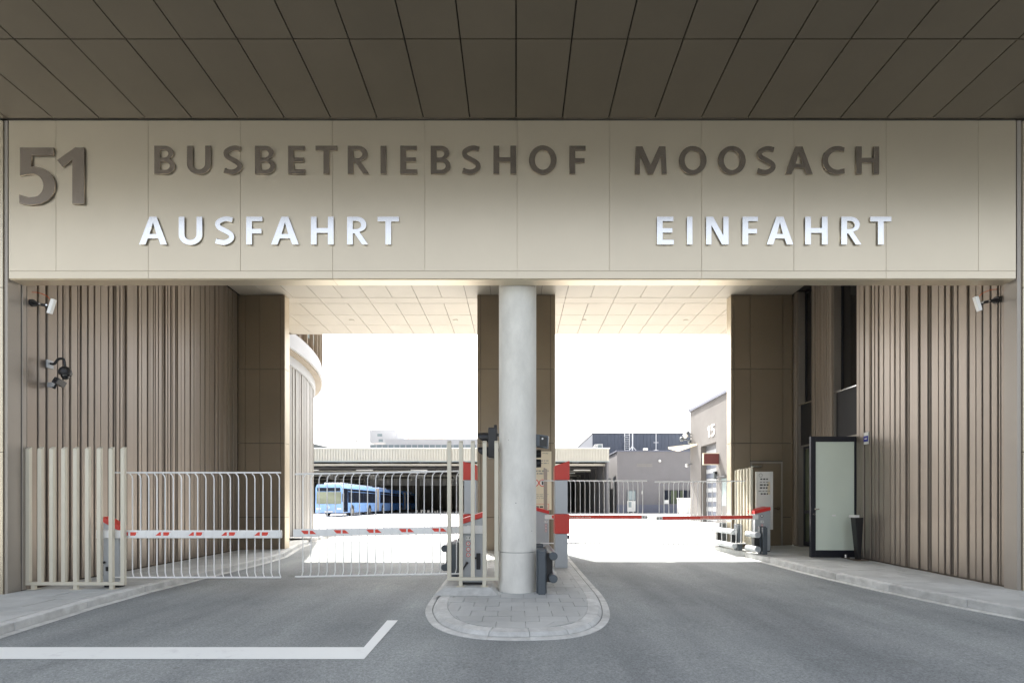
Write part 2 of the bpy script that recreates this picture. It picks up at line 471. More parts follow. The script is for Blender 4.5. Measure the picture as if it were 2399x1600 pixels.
pc = panel_part('passage_ceiling', 'cream panelled ceiling over the passage', (-7.2, 7.2, 6.68, BY, CZ + .03, CZ + .05), 'backing')
ye = [6.68, 8.9, 10.5, 12.06]
for ya, yb in zip(ye, ye[1:]):
    for k in range(-11, 11): tile(pc, 'ceiling_panel', k * PW, (k + 1) * PW, ya, yb, .010, .012, 'ceiling')
for k in range(-12, 12, 2): tile(pc, 'ceiling_panel', k * PW, (k + 2) * PW, 12.065, 12.41, .010, .012, 'ceiling')
for ya, yb in ((12.41, 13.18), (13.18, 13.93), (13.93, 14.65)):
    for k in range(-11, 11): tile(pc, 'ceiling_panel', k * PW, (k + 1) * PW, ya, yb, .012, .012, 'ceiling')
for x, y in ((-4.6, 13.55), (-1.7, 13.55), (1.9, 13.55), (4.75, 13.55), (5.2, 9.8), (-5.2, 9.8)):
    g = MB(); g.cyl((x, y, CZ - .012), (x, y, CZ - .0005), .06, .07, 20); g.build('downlight', 'ceiling', bld)
# fascia
fb = MB().box(-6.80, 6.70, FY + .0065, 6.67, 4.42, CZ - .001).build('fascia', 'fascia', bld, label='pale metal fascia beam carrying the lettering')
FW = 1.236
edges = [-6.80] + [k * FW + .015 for k in range(-5, 6)]; edges = [e for e in edges if e < 6.5] + [6.70]
for a, b in zip(edges, edges[1:]):
    MB().box(a + .002, b - .002, FY, FY + .006, 4.523, CZ - .014).build('fascia_panel', 'fascia', fb, bevel=.0015)
e2 = [-6.80, -4 * FW + .015, -2 * FW + .015, .015, 2 * FW + .015, 4 * FW + .015, 6.70]
for a, b in zip(e2, e2[1:]):
    MB().box(a + .002, b - .002, FY, FY + .006, 4.421, 4.520).build('fascia_panel', 'fascia', fb, bevel=.0015)
    MB().box(a + .002, b - .002, FY + .021, 6.668, 4.413, 4.4195).build('soffit_panel', 'fascia', fb)
MB().box(-6.80, 6.70, FY - .002, FY + .006, CZ - .012, CZ - .001).build('shadow_joint', 'backing', fb)

# front walls left and right of the portal
for s, x in ((-1, 6.875), (1, 6.79)):
    fw = MB().box(s * (x + .02), s * 16, FY + .03, FY + .2, 0.05, CZ - .002).build('front_wall', 'backing', bld)
    k = 0; xx = x
    while xx < 12:
        for za, zb in ((.12, 2.1), (2.1, 4.3), (4.3, CZ - .012)):
            MB().box(s * xx + s * .004, s * (xx + 1.236) - s * .004, FY, FY + .028, za + .004, zb - .004).build('wall_panel', 'fascia', fw)
        xx += 1.236
    MB().box(s * (6.83 if s < 0 else 6.73), s * (x - .004), FY + .016, FY + .19, 0.1, CZ - .002).build('jamb_trim', 'board_trim', bld)

# ribbed walls
def boards(parent, side, y0, y1, wallx, zfun, z1=CZ - .003, marks=None, rnd=None, n0=0):
    ys_ = marks
    if ys_ is None:
        ys_ = [y0]
        while ys_[-1] < y1 - .18: ys_.append(ys_[-1] + random.choice((.10, .115, .13, .145, .16, .18)))
        ys_.append(y1)
    sp = []
    for a, b in zip(ys_, ys_[1:]):
        sp.append(a)
        if b - a > .12 and random.random() < .40: sp.append(lerp(a, b, random.choice((.3, .38, .62, .7))))
    ys_ = sp + [ys_[-1]]
    for a, b in zip(ys_, ys_[1:]):
        d = random.choice((0, .006, .012, .024))
        gap = random.choice((.010, .013, .017))
        g = MB(); za = zfun(wallx, (a + b) / 2) + .02
        xf = wallx - side * 0 + side * d; xb = wallx + side * .075
        # tray profile: flat front, folded slanted sides
        t = .010
        P = [(a + gap * .3, xb), (a + gap * .5 + t * .2, xf), (b - gap * .5 - t, xf), (b - gap * .5, xf + side * .014), (b - gap * .5, xb)]
        poly = [(p[1], p[0]) for p in P]
        g.prism(poly, 'z', za, z1)
        g.build('cladding_board', 'board', parent, bevel=.006, seg=2)
lw = MB().box(-7.0, -6.856, FY + .102, 11.93, .1, CZ - .002).build('ribbed_wall', 'groove', bld, label='left passage wall of vertical grey brown metal boards')
MB().box(-6.853, -6.82, FY + .20, 6.74, zl(-6.83, 6.6) + .01, CZ - .003).build('cladding_board', 'board_trim', lw, bevel=.003)
MB().box(-6.853, -6.835, 6.76, 6.90, zl(-6.83, 6.6) + .01, CZ - .003).build('cladding_board', 'board', lw, bevel=.003)
boards(lw, -1, 6.92, 11.86, -6.82, zl, marks=[6.915, 7.04, 7.2, 7.33, 7.42, 7.55, 7.72, 7.83, 7.95, 8.11, 8.25, 8.34, 8.47, 8.63, 8.75, 8.84, 8.98, 9.13, 9.26, 9.36, 9.48, 9.62, 9.75, 9.86, 9.98, 10.14, 10.25, 10.36, 10.49, 10.64, 10.81, 10.98, 11.12, 11.31, 11.5, 11.65, 11.86])
rw = MB().box(6.838, 6.97, FY + .102, 9.70, .1, CZ - .002).build('ribbed_wall', 'groove', bld, label='right passage wall of vertical grey brown metal boards')
MR = [6.60, 6.661, 6.793, 6.946, 7.07, 7.173, 7.295, 7.454, 7.575, 7.676, 7.796, 7.945, 8.08, 8.177, 8.296, 8.446, 8.573, 8.689, 8.8, 8.96, 9.087, 9.185, 9.318, 9.455, 9.596, 9.69]
boards(rw, 1, 0, 0, 6.80, zr, marks=MR)
rp_ = MB().box(6.838, 6.97, 10.42, 11.17, .1, CZ - .002).build('ribbed_pier', 'groove', bld, label='narrow ribbed pier between the two tall window openings')
boards(rp_, 1, 0, 0, 6.80, zr, marks=[10.44, 10.54, 10.62, 10.75, 10.84, 10.96, 11.03, 11.16])
re_ = MB().box(6.838, 6.97, 11.72, 11.93, .1, CZ - .002).build('ribbed_pier', 'groove', bld, label='last ribbed strip beside the dark pillar')
boards(re_, 1, 0, 0, 6.80, zr, marks=[11.73, 11.80, 11.87])
for a, b in ((9.702, 10.418), (11.172, 11.718)):
    z0 = zr(6.9, (a + b) / 2)
    MB().box(7.14, 7.16, a - .1, b + .1, z0, CZ - .002).build('room_wall', 'backing', bld)
    w = MB()
    for yy_ in (a, b - .04): w.box(7.0, 7.05, yy_, yy_ + .04, 3.80, CZ - .002)
    w.box(7.0, 7.05, a + .0401, b - .0401, CZ - .06, CZ - .003); w.box(7.0, 7.05, a + .0401, b - .0401, 3.80, 3.84)
    w = w.build('window', 'door_frame', bld, label='tall dark window above the entrance')
    MB().box(7.02, 7.03, a + .04, b - .04, 3.84, CZ - .061).build('pane', 'dark_glass', w)
    MB().box(6.83, 7.05, a + .005, b - .005, 3.775, 3.798).build('sill', 'steel', w)
    MB().box(6.90, 6.93, a + .003, b - .003, 2.82, 3.774).build('spandrel_panel', 'spandrel', bld)
    MB().box(6.91, 7.12, a + .001, b - .001, 2.79, 2.819).build('door_head', 'board_trim', bld)
    for yy_ in (a - .0, b + .0): MB().box(6.84, 7.13, yy_ - .0018, yy_ + .0012, z0, CZ - .004).build('reveal', 'board_trim', bld)
a, b = 11.172, 11.718; z0 = zr(6.9, 11.4) + .02
g = MB()
for yy_ in (a + .004, b - .05): g.box(6.96, 7.01, yy_, yy_ + .045, z0, 2.788)
g.box(6.96, 7.01, a + .05, b - .051, z0, z0 + .10); g.box(6.96, 7.01, a + .05, b - .051, 1.18, 1.26); g.box(6.96, 7.01, a + .05, b - .051, 2.73, 2.788)
gd = g.build('glass_door', 'door_frame', bld, label='closed green tinted glass door in the far opening')
MB().box(6.98, 6.985, a + .05, b - .051, z0 + .10, 1.179).build('pane', 'green_glass', gd)
MB().box(6.98, 6.985, a + .05, b - .051, 1.261, 2.729).build('pane', 'green_glass', gd)

# pillars
PZ = [.30, 1.08, 2.90, 4.72, CZ - .003]
def pillar(x0, x1, vs, label, y0=11.89, y1=12.14, cut=None):
    p = MB().box(x0 + .02, x1 - .02, y0 + .02, y1 - .02, .1, CZ - .002).build('clad_pillar', 'backing', bld, label=label)
    es = [x0] + vs + [x1]
    for a, b in zip(es, es[1:]):
        for i, (za, zb) in enumerate(zip(PZ, PZ[1:])):
            za2 = za + .006; zb2 = zb - .006
            if cut and a >= cut[0] - .01 and b <= cut[1] + .01:
                if zb2 < cut[2]: continue
                za2 = max(za2, cut[2])
            if i == 0: za2 = .27 if not (cut and za2 > .5) else za2
            MB().box(a + .0045, b - .0045, y0, y0 + .018, za2, zb2).build('pillar_panel', 'pillar', p, bevel=.0015)
    for s, x in ((0, x0), (1, x1)):
        for za, zb in zip(PZ, PZ[1:]):
            MB().box(x if s == 0 else x - .018, x + .018 if s == 0 else x, y0 + .0185, y1 - .0185, (za if za > .5 else .27) + .004, zb - .004).build('pillar_panel', 'fascia', p, label='side panel with the light on it put into a pale colour')  # paler than the front panels: light on the pillar sides put into the colour
    MB().box(x0 + .001, x1 - .001, y1 - .018, y1, .27, CZ - .003).build('pillar_back', 'fascia', p)
    return p
pillar(-6.84, -5.69, [-6.66, -6.30, -5.79], 'left clad pillar closing the ribbed wall')
pillar(-.955, .965, [-.87, .85], 'centre clad pillar behind the concrete column')
pillar(5.29, 6.80, [5.37, 5.76, 6.56], 'right clad pillar with a service door', cut=(5.76, 6.56, 2.47))
g = MB(); zd = .385
sd = MB().box(5.81, 6.52, 11.905, 11.925, zd, 2.40).build('service_door', 'pillar', bld, label='brown metal service door in the right pillar', bevel=.003)
fr = MB(); fr.box(5.765, 5.807, 11.885, 11.93, zd, 2.455); fr.box(6.523, 6.557, 11.885, 11.93, zd, 2.455); fr.box(5.8075, 6.5225, 11.885, 11.93, 2.403, 2.455)
fr.build('door_frame', 'board_trim', sd, bevel=.004)
hd = MB(); hd.cyl((6.44, 11.90, 1.30), (6.44, 11.86, 1.30), .035, n=14); hd.cyl((6.44, 11.865, 1.30), (6.34, 11.865, 1.30), .010, n=8)
hd.build('handle', 'steel_dark', sd, smooth=True)
MB().box(5.74, 6.02, 11.82, 11.884, 2.30, 2.345).build('door_closer', 'steel', sd, bevel=.006)

# rest of the passage walls behind the pillars and building masses
MB().box(-7.5, -6.86, 12.15, BY - .01, .2, CZ - .002).build('rear_wall', 'fascia', bld)
MB().box(6.83, 7.5, 12.15, BY - .01, .2, CZ - .002).build('rear_wall', 'fascia', bld)
MB().box(-16, -7.51, 6.70, BY - .01, .1, CZ + .2).build('building_mass', 'fascia', bld)
MB().box(7.51, 24, 6.70, BY - .01, .1, CZ + .2).build('building_mass', 'fascia', bld)
up = MB().box(-16, 24, 4.24, BY, CZ + .06, 17).build('upper_storeys', 'board', bld, label='upper storeys spanning the passage')
for zz in (8.2, 11.4, 14.4):
    for k in range(-6, 9):
        w = MB().box(k * 2.5 - .9, k * 2.5 + .9, 4.20, 4.236, zz, zz + 1.7).build('window', 'dark_glass', up)
MB().box(-16, 24, 14.652, 14.68, CZ - .002, CZ + .058).build('rear_edge_trim', 'ceiling', bld)
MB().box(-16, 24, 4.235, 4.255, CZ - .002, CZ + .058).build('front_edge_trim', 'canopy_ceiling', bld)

# concrete column
cx_, cy_ = .022, 6.95
cl = thing('concrete_column', 'round pale concrete column standing on the traffic island between the lanes', 'column', (cx_, cy_, zi(cy_)))
MB().cyl((cx_, cy_, .735), (cx_, cy_, CZ), .268, .268, 64).build('shaft', 'concrete_column', cl, smooth=True)
MB().cyl((cx_, cy_, .60), (cx_, cy_, .734), .258, .258, 64).build('joint', 'paving_joint', cl, smooth=True)
MB().cyl((cx_, cy_, .12), (cx_, cy_, .722), .271, .271, 64).build('base_collar', 'concrete_column', cl, smooth=True, bevel=.004)
for px, py, rr in ((1208.5, 1178, .006), (1246, 1244, .005), (1191, 1030, .004)):
    x = at(px, py, 6.69).x; z = at(px, py, 6.69).z; yy_ = cy_ - math.sqrt(max(0, .268 ** 2 - (x - cx_) ** 2))
    MB().cyl((x, yy_ - .002, z), (x, yy_ + .01, z), rr, n=8).build('anchor_hole', 'ink', cl)

# ------------------------------------------------------------------ lettering
def stroke(P, w):
    n = len(P); L = []; Rr = []
    for i, p in enumerate(P):
        a = Vector(P[max(i - 1, 0)]); b = Vector(P[min(i + 1, n - 1)]); d = (b - a).normalized()
        ww = w[i] if isinstance(w, list) else w
        nx, ny = -d.y * ww / 2, d.x * ww / 2
        L.append((p[0] + nx, p[1] + ny)); Rr.append((p[0] - nx, p[1] - ny))
    return L + Rr[::-1]
def arc(cx, cy, rx, ry, a0, a1, n=14): return [(cx + rx * math.cos(R(lerp(a0, a1, i / n))), cy + ry * math.sin(R(lerp(a0, a1, i / n)))) for i in range(n + 1)]
# unit glyphs: width 0..1, height 0..1, stem t relative to width (tx) and height (ty)
def glyph(ch, asp):
    tx = .205 / asp; ty = .18   # asp = width/height
    if ch == 'I' or ch == '|': return [[(0, 0), (1, 0), (1, 1), (0, 1)]]
    if ch == 'H': return [[(0, 0), (tx, 0), (tx, .42), (1 - tx, .42), (1 - tx, 0), (1, 0), (1, 1), (1 - tx, 1), (1 - tx, .59), (tx, .59), (tx, 1), (0, 1)]]
    if ch == 'E': return [[(0, 0), (1, 0), (1, .165), (tx, .165), (tx, .43), (.92, .43), (.92, .585), (tx, .585), (tx, .84), (.98, .84), (.98, 1), (0, 1)]]
    if ch == 'F': return [[(0, 0), (tx, 0), (tx, .40), (.94, .40), (.94, .56), (tx, .56), (tx, .84), (1, .84), (1, 1), (0, 1)]]
    if ch == 'T': return [[(.5 - tx / 2, 0), (.5 + tx / 2, 0), (.5 + tx / 2, .83), (1, .83), (1, 1), (0, 1), (0, .83), (.5 - tx / 2, .83)]]
    if ch == 'A':
        q = tx * 1.12
        return [[(0, 0), (q, 0), (q + .085, .22), (1 - q - .085, .22), (1 - q, 0), (1, 0), (.5 + q * .55, 1), (.5 - q * .55, 1)], [(q + .145, .375), (1 - q - .145, .375), (.5, .80)]]
    if ch == 'N': return [[(0, 0), (tx * .92, 0), (tx * .92, .70), (1 - tx * 1.15, 0), (1, 0), (1, 1), (1 - tx * .92, 1), (1 - tx * .92, .32), (tx * 1.2, 1), (0, 1)]]
    if ch == 'M': return [[(0, 0), (tx * .9, 0), (tx * .98, .70), (.42, 0), (.58, 0), (1 - tx * .98, .70), (1 - tx * .9, 0), (1, 0), (.96, 1), (.76, 1), (.5, .33), (.24, 1), (.04, 1)]]
    if ch == 'U':
        o = [(0, 1), (0, .36)] + arc(.5, .36, .5, .375, 180, 360, 18)[1:] + [(1, 1), (1 - tx, 1)] + arc(.5, .37, .5 - tx, .375 - .165, 360, 180, 18) + [(tx, 1)]
        return [o]
    if ch == 'O': return [arc(.5, .5, .5, .515, 0, 360, 40)[:-1], arc(.5, .5, .5 - tx, .515 - .165, 0, 360, 40)[:-1]]
    if ch == 'C':
        o = [(1, .03), (1, .215)] + arc(.66, .5, .66 - tx, .345, 280, 84, 22) + [(.97, .80), (1, .965)] + arc(.66, .5, .66, .515, 72, 285, 26)
        o = [(1, .035), (.985, .205)] + arc(.68, .5, .68 - tx, .34, -70, -290, 26) + [(.965, .80), (1, .96)] + arc(.68, .5, .68, .515, 76, 284, 30)
        return [o]
    if ch == 'B':
        o = [(0, 0), (.5, 0)] + arc(.55, .285, .45, .285, -90, 62, 12) + [(.72, .53)] + arc(.5, .755, .44, .245, -30, 90, 12) + [(0, 1)]
        h1 = [(tx, .145), (.5, .145)] + arc(.52, .285, .24, .14, -90, 90, 10)[1:] + [(tx, .425)]
        h2 = [(tx, .58), (.45, .58)] + arc(.46, .715, .225, .135, -90, 90, 10)[1:] + [(tx, .85)]
        return [o, h1, h2]
    if ch == 'R':
        o = [(0, 0), (tx, 0), (tx, .40), (.36, .40), (.72, 0), (1, 0), (.585, .455)] + arc(.46, .715, .46, .285, -42, 90, 14) + [(0, 1)]
        h = [(tx, .55), (.43, .55)] + arc(.43, .70, .245, .15, -90, 90, 10)[1:] + [(tx, .85)]
        return [o, h]
    if ch == 'S':
        C = [(.90, .885), (.62, .925), (.36, .89), (.165, .80), (.145, .70), (.24, .605), (.46, .52), (.70, .43), (.845, .335), (.85, .225), (.70, .12), (.42, .07), (.04, .125)]
        C = smooth_poly(C, 5); return [strokexy(C, asp)]
    if ch == '5':
        return [[(.02, 1), (1, 1), (1, .86), (.36, .86), (.345, .66)] + arc(.42, .325, .62, .34, 88, -52, 22)[0:] + [(.62, .005), (.30, -.02), (0, .01), (0, .165), (.28, .115)] + arc(.40, .325, .30, .205, -75, 92, 16) + [(.20, .525), (.02, .495)]]
    if ch == '1': return [[(.56, 0), (1, 0), (1, 1), (.66, 1), (0, .775), (.20, .655), (.56, .79)]]
def strokexy(C, asp):
    w = .172; Q = [(x * asp, y) for x, y in C]; O = stroke(Q, w); return [(x / asp, y) for x, y in O]
def letter_mesh(ch, w, h, depth, name='letter', bev=.003):
    cu = bpy.data.curves.new(name, 'CURVE'); cu.dimensions = '2D'; cu.fill_mode = 'BOTH'
    for poly in glyph(ch, w / h):
        sp = cu.splines.new('POLY'); sp.points.add(len(poly) - 1); sp.use_cyclic_u = True
        for p, q in zip(sp.points, poly): p.co = (q[0] * w, q[1] * h, 0, 1)
    cu.extrude = depth / 2; cu.bevel_depth = 0
    ob = bpy.data.objects.new(name, cu); col.objects.link(ob)
    dg = bpy.context.evaluated_depsgraph_get(); me = bpy.data.meshes.new_from_object(ob.evaluated_get(dg))
    bpy.data.objects.remove(ob); bpy.data.curves.remove(cu)
    me.name = name
    return me
def word(label, letters, ytop, ybot, D, depth, material, name, spacer=True, facing=None):
    z0 = at(0, ybot, D).z; z1 = at(0, ytop, D).z
    xa = at(letters[0][1], 0, D).x
    root = thing(name, label, 'lettering', (xa, D, z0))
    for ch, a, b in letters:
        x0 = at(a, 0, D).x; x1 = at(b, 0, D).x
        me = letter_mesh(ch, x1 - x0, z1 - z0, depth)
        me.transform(Matrix.Rotation(R(90), 4, 'X')); me.materials.clear(); me.materials.append(MATS[material])
        L = place('letter', me, (x0, D + depth / 2, z0), root)
        if spacer and ch not in 'A51':
            s = MB()
            for zz in (.22, .78): s.cyl((x0 + (.12 if ch not in 'TI' else .5) * (x1 - x0), D + depth, lerp(z0, z1, zz)), (x0 + (.12 if ch not in 'TI' else .5) * (x1 - x0), FY, lerp(z0, z1, zz)), .008, n=6)
            s.build('spacer', 'black', L)
    return root
LX = lambda c_: .5104 * c_
RX = lambda c_: 1200 + .51 * c_
DL = 6.456
r1 = [('B', LX(708), LX(802)), ('U', LX(858), LX(968)), ('S', LX(1025), LX(1112)), ('B', LX(1170), LX(1263)), ('E', LX(1322), LX(1400)), ('T', LX(1448), LX(1548)), ('R', LX(1596), LX(1695)),
      ('I', LX(1747), LX(1773)), ('E', LX(1837), LX(1915)), ('B', LX(1977), LX(2068)), ('S', LX(2120), LX(2207)), ('H', LX(2265), RX(18)), ('O', RX(77), RX(204)), ('F', RX(263), RX(337))]
word('steel letters BUSBETRIEBSHOF with the dark canopy reflection in their colour, high on the pale fascia', r1, 342, 408, DL, .012, 'steel_dark', 'lettering')
r1b = [('M', RX(563), RX(710)), ('O', RX(766), RX(893)), ('O', RX(946), RX(1073)), ('S', RX(1124), RX(1211)), ('A', RX(1255), RX(1381)), ('C', RX(1425), RX(1528)), ('H', RX(1580), RX(1686))]
word('steel letters MOOSACH with the dark canopy reflection in their colour, high on the right of the fascia', r1b, 343.5, 408.5, DL, .012, 'steel_dark', 'lettering')
r2 = [('A', LX(638), LX(766)), ('U', LX(820), LX(928)), ('S', LX(986), LX(1075)), ('F', LX(1130), LX(1204)), ('A', LX(1244), LX(1371)), ('H', LX(1427), LX(1531)), ('R', LX(1593), LX(1689)), ('T', LX(1733), LX(1831))]
word('polished steel letters AUSFAHRT above the exit lane', r2, 508, 573, DL, .012, 'steel', 'lettering')
r3 = [('E', RX(665), RX(742)), ('I', RX(803), RX(828)), ('N', RX(891), RX(994)), ('F', RX(1058), RX(1129)), ('A', RX(1169), RX(1291)), ('H', RX(1346), RX(1449)), ('R', RX(1512), RX(1604)), ('T', RX(1645), RX(1742))]
word('polished steel letters EINFAHRT above the entry lane', r3, 508, 573, DL, .012, 'steel', 'lettering')
word('large steel house number 51 with the dark canopy reflection in its colour at the left end of the fascia', [('5', LX(88), LX(246)), ('1', LX(262), LX(386))], 346, 478, DL - .004, .016, 'steel_dark', 'house_number')

# ------------------------------------------------------------------ slat fences
def fence_front(label, x0, n, D, zb, feet, zrail, ztop, plinth=None):
    t = thing('slat_fence', label, 'fence', (x0, D, zb), 'beige slat fences beside the barriers')
    sp = .165
    for k in range(n):
        x = x0 + k * sp
        m = MB(); m.hexa([(x, D, zrail), (x + .054, D, zrail), (x + .054, D + .045, zrail), (x, D + .045, zrail), (x, D, ztop - .02), (x + .054, D, ztop - .02), (x + .054, D + .045, ztop + .012), (x, D + .045, ztop + .012)])
        m.build('slat', 'beige_metal', t, bevel=.003)
    MB().box(x0, x0 + (n - 1) * sp + .054, D - .002, D + .047, zrail - .045, zrail - .0005).build('bottom_rail', 'beige_metal', t, bevel=.003)
    for fx in feet:
        MB().box(fx, fx + .05, D + .001, D + .044, zb + .008, zrail - .046).build('foot', 'beige_metal', t, bevel=.002)
        MB().box(fx - .03, fx + .08, D - .03, D + .075, zb, zb + .008).build('foot_plate', 'beige_metal', t)
    return t
D1 = 6.72
zb = zl(-6.2, D1) + .002
fence_front('nine slat beige metal fence standing before the left ribbed wall', -6.82, 9, D1, zb, (-6.745, -6.155, -5.655), 1.4 - 182 / 168.6, 2.19)
D2 = 6.75
# plinth
px0, px1 = -1.0, -.235
m = MB(); z0 = zi(6.6); zt = .25
m.hexa([(-1.12, 6.50, z0), (-.24, 6.50, z0), (-.26, 7.6, z0), (-1.1, 7.6, z0), (-1.0, 6.66, zt), (-.345, 6.66, zt), (-.35, 7.55, zt), (-1.0, 7.55, zt)])
tag(m.build('concrete_plinth', 'kerb', bevel=.008), 'low concrete plinth with sloping edges under the centre barrier cabinet', 'plinth')
fence_front('five slat beige metal fence on the island left of the column', -.962, 5, D2, zt, (-.80, -.245 - .055 - .17), 1.4 - 171 / 167.9, 2.28)

# right slat fence running away from the viewer
t = thing('slat_fence', 'six slat beige metal fence seen edge on beside the dark right pillar', 'fence', (5.36, 11.1, zr(5.4, 11.2)), 'beige slat fences beside the barriers')
for k in range(6):
    y = 11.02 + .15 * k; zz = zr(5.4, y)
    m = MB(); m.hexa([(5.34, y, zz + .2), (5.40, y, zz + .2), (5.40, y + .05, zz + .2), (5.34, y + .05, zz + .2), (5.34, y, 2.22), (5.40, y, 2.25), (5.40, y + .05, 2.25), (5.34, y + .05, 2.22)])
    m.build('slat', 'beige_metal', t, bevel=.003)
MB().box(5.345, 5.395, 11.02, 11.82, zr(5.4, 11.2) + .15, zr(5.4, 11.2) + .199).build('bottom_rail', 'beige_metal', t)
for y in (11.1, 11.65): MB().box(5.35, 5.39, y, y + .05, zr(5.4, y), zr(5.4, 11.2) + .149).build('foot', 'beige_metal', t)

# ------------------------------------------------------------------ barriers
def ring(m, x, y, z, r0, r1, n=20):
    P = []; f = []
    for k in range(n):
        a = 2 * math.pi * k / n
        for r in (r0, r1): P.append((x + r * math.cos(a), y, z + r * math.sin(a)))
    for k in range(n): f.append((2 * k, 2 * k + 1, (2 * k + 3) % (2 * n), (2 * k + 2) % (2 * n)))
    m.pts(P, f)
def disc(m, x, y, z, r, n=18): m.pts([(x + r * math.cos(2 * math.pi * k / n), y, z + r * math.sin(2 * math.pi * k / n)) for k in range(n)], [tuple(range(n))])
def barrier(label, x0, x1, D, zb, zhi, slope, armz, tipx, side, axis_x, arm_h, kind, grille, tilt=0.0, stickers=(), group='lift gate barriers with hanging grilles', dep=.34, logo=None):
    """side: +1 arm runs to +x from the cabinet"""
    t = thing('barrier_gate', label, 'barrier', ((x0 + x1) / 2, D + .1, zb), group)
    w = x1 - x0
    lo = zhi - slope                       # cap: high at one side
    za, zc = (zhi, lo) if side > 0 else (lo, zhi)
    capt = .075
    m = MB(); m.hexa([(x0, D, zb + .03), (x1, D, zb + .03), (x1, D + dep, zb + .03), (x0, D + dep, zb + .03),
                      (x0, D, za - capt), (x1, D, zc - capt), (x1, D + dep, zc - capt), (x0, D + dep, za - capt)])
    cab = m.build('cabinet', 'cabinet_grey', t, bevel=.012, seg=3)
    MB().box(x0 + .01, x1 - .01, D + .01, D + dep - .01, zb, zb + .0295).build('base_frame', 'black', t)
    m = MB(); m.hexa([(x0 - .004, D - .006, za - capt + .001), (x1 + .004, D - .006, zc - capt + .001), (x1 + .004, D + dep + .004, zc - capt + .001), (x0 - .004, D + dep + .004, za - capt + .001),
                      (x0 - .004, D + .004, za), (x1 + .004, D + .004, zc), (x1 + .004, D + dep + .004, zc + .01), (x0 - .004, D + dep + .004, za + .01)])
    m.build('cap', 'red_film' if kind == 'red' else 'red', t, bevel=.008, seg=2)
    ya = D - .075; hx = axis_x
    # arm
    def az(x): return armz + tilt * (x - hx) * side
    m = MB(); xs_ = (hx - side * .0, tipx)
    a, b = min(xs_), max(xs_)
    m.hexa([(a, ya, az(a) - arm_h / 2), (b, ya, az(b) - arm_h / 2), (b, ya + .05, az(b) - arm_h / 2), (a, ya + .05, az(a) - arm_h / 2),
            (a, ya, az(a) + arm_h / 2), (b, ya, az(b) + arm_h / 2), (b, ya + .05, az(b) + arm_h / 2), (a, ya + .05, az(a) + arm_h / 2)])
    arm = m.build('arm', 'white_paint', t, bevel=.010, seg=3)
    MB().box(min(hx - side * .14, hx + side * .10), max(hx - side * .14, hx + side * .10), ya + .051, ya + .075, armz - arm_h * .55, armz + arm_h * .55).build('arm_mount', 'white_paint', t, bevel=.006)
    g0, g1, gz0, gz1, n, bend = grille
    if kind == 'stripe':
        k = 0; first, step, wd = stickers[0]
        x = first
        while (x - tipx) * side < -.15:
            s = side
            for (p, q, r_, u) in ((0, .42, 0, .42), (.50, 1.0, .50, .88)):
                zc_ = az(x)
                hh = arm_h * .22
                if p == 0: P = [(x, zc_ - hh * s * 1), (x + s * wd * .42, zc_ - hh), (x + s * wd * .42, zc_ + hh)]; P = [(x, ya - .002, zc_ + .006 - hh), (x + s * wd * .42, ya - .002, zc_ + .006 - hh), (x + s * wd * .42, ya - .002, zc_ + .006 + hh), (x + s * wd * .26, ya - .002, zc_ + .006 + hh)]
                else: P = [(x + s * wd * .50, ya - .002, zc_ + .006 - hh), (x + s * wd * .80, ya - .002, zc_ + .006 - hh), (x + s * wd, ya - .002, zc_ + .006 + hh), (x + s * wd * .50, ya - .002, zc_ + .006 + hh)]
                m = MB(); m.quad(*P); m.build('red_reflector', 'arm_red', arm)
            x += side * step
    else:
        m = MB(); a2 = min(hx + side * .02, tipx - side * .14); b2 = max(hx + side * .02, tipx - side * .14)
        m.quad((a2, ya - .002, az(a2) - arm_h * .33), (b2, ya - .002, az(b2) - arm_h * .33), (b2, ya - .002, az(b2) + arm_h * .43), (a2, ya - .002, az(a2) + arm_h * .43))
        m.build('red_film', 'arm_red', arm)
        m = MB(); random.seed(3 + int(x0)); x = lerp(a2, b2, stickers[1][0])
        while x < lerp(a2, b2, stickers[1][1]):
            w_ = random.uniform(.02, .06); m.quad((x, ya - .003, az(x) - .009), (x + w_, ya - .003, az(x) - .009), (x + w_, ya - .003, az(x) + .009), (x, ya - .003, az(x) + .009)); x += w_ + .012
        m.build('arm_print', 'ink_light', arm)
        tx_ = tipx - side * .07
        m = MB(); disc(m, tx_ + side * .035, ya - .003, az(tx_), .022); disc(m, tx_ - side * .03, ya - .003, az(tx_), .020); m.build('tip_sticker', 'ink_soft', arm)
    # grille
    yg = ya + .062
    top = MB(); a, b = min(g0, g1), max(g0, g1)
    top.cyl((a, yg, gz1 + tilt * (a - hx) * side), (b, yg, gz1 + tilt * (b - hx) * side), .0125, n=8); top.build('top_rail', 'white_metal', t, smooth=True)
    bot = MB(); bot.cyl((a, yg, gz0 + tilt * (a - hx) * side), (b, yg, gz0 + tilt * (b - hx) * side), .0125, n=8); bot.build('bottom_rail', 'white_metal', t, smooth=True)
    b0, stp = n
    x = b0
    while (g1 - x) * side > .02:
        dz = tilt * (x - hx) * side
        P = [(x - side * bend, yg, gz1 + dz), (x - side * bend * .8, yg, gz1 - .018 + dz), (x - side * bend * .25, yg, gz1 - .045 + dz), (x, yg, gz1 - .085 + dz), (x, yg, gz0 + .07 + dz), (x + side * bend * .2, yg, gz0 + .035 + dz), (x + side * bend * .5, yg, gz0 + dz)]
        MB().tube(P, .0075, 6).build('grille_bar', 'white_metal', t, smooth=True)
        m = MB().box(x - .014, x + .014, ya + .051, yg + .012, az(x) - .030, az(x) + .030)
        if kind == 'stripe': m.box(x - .010, x + .010, ya - .006, ya - .0005, az(x) - .028, az(x) + .028)
        m.build('clamp', 'white_metal', t)
        x += side * stp
    return t, ya
s = 1133 / 6.85
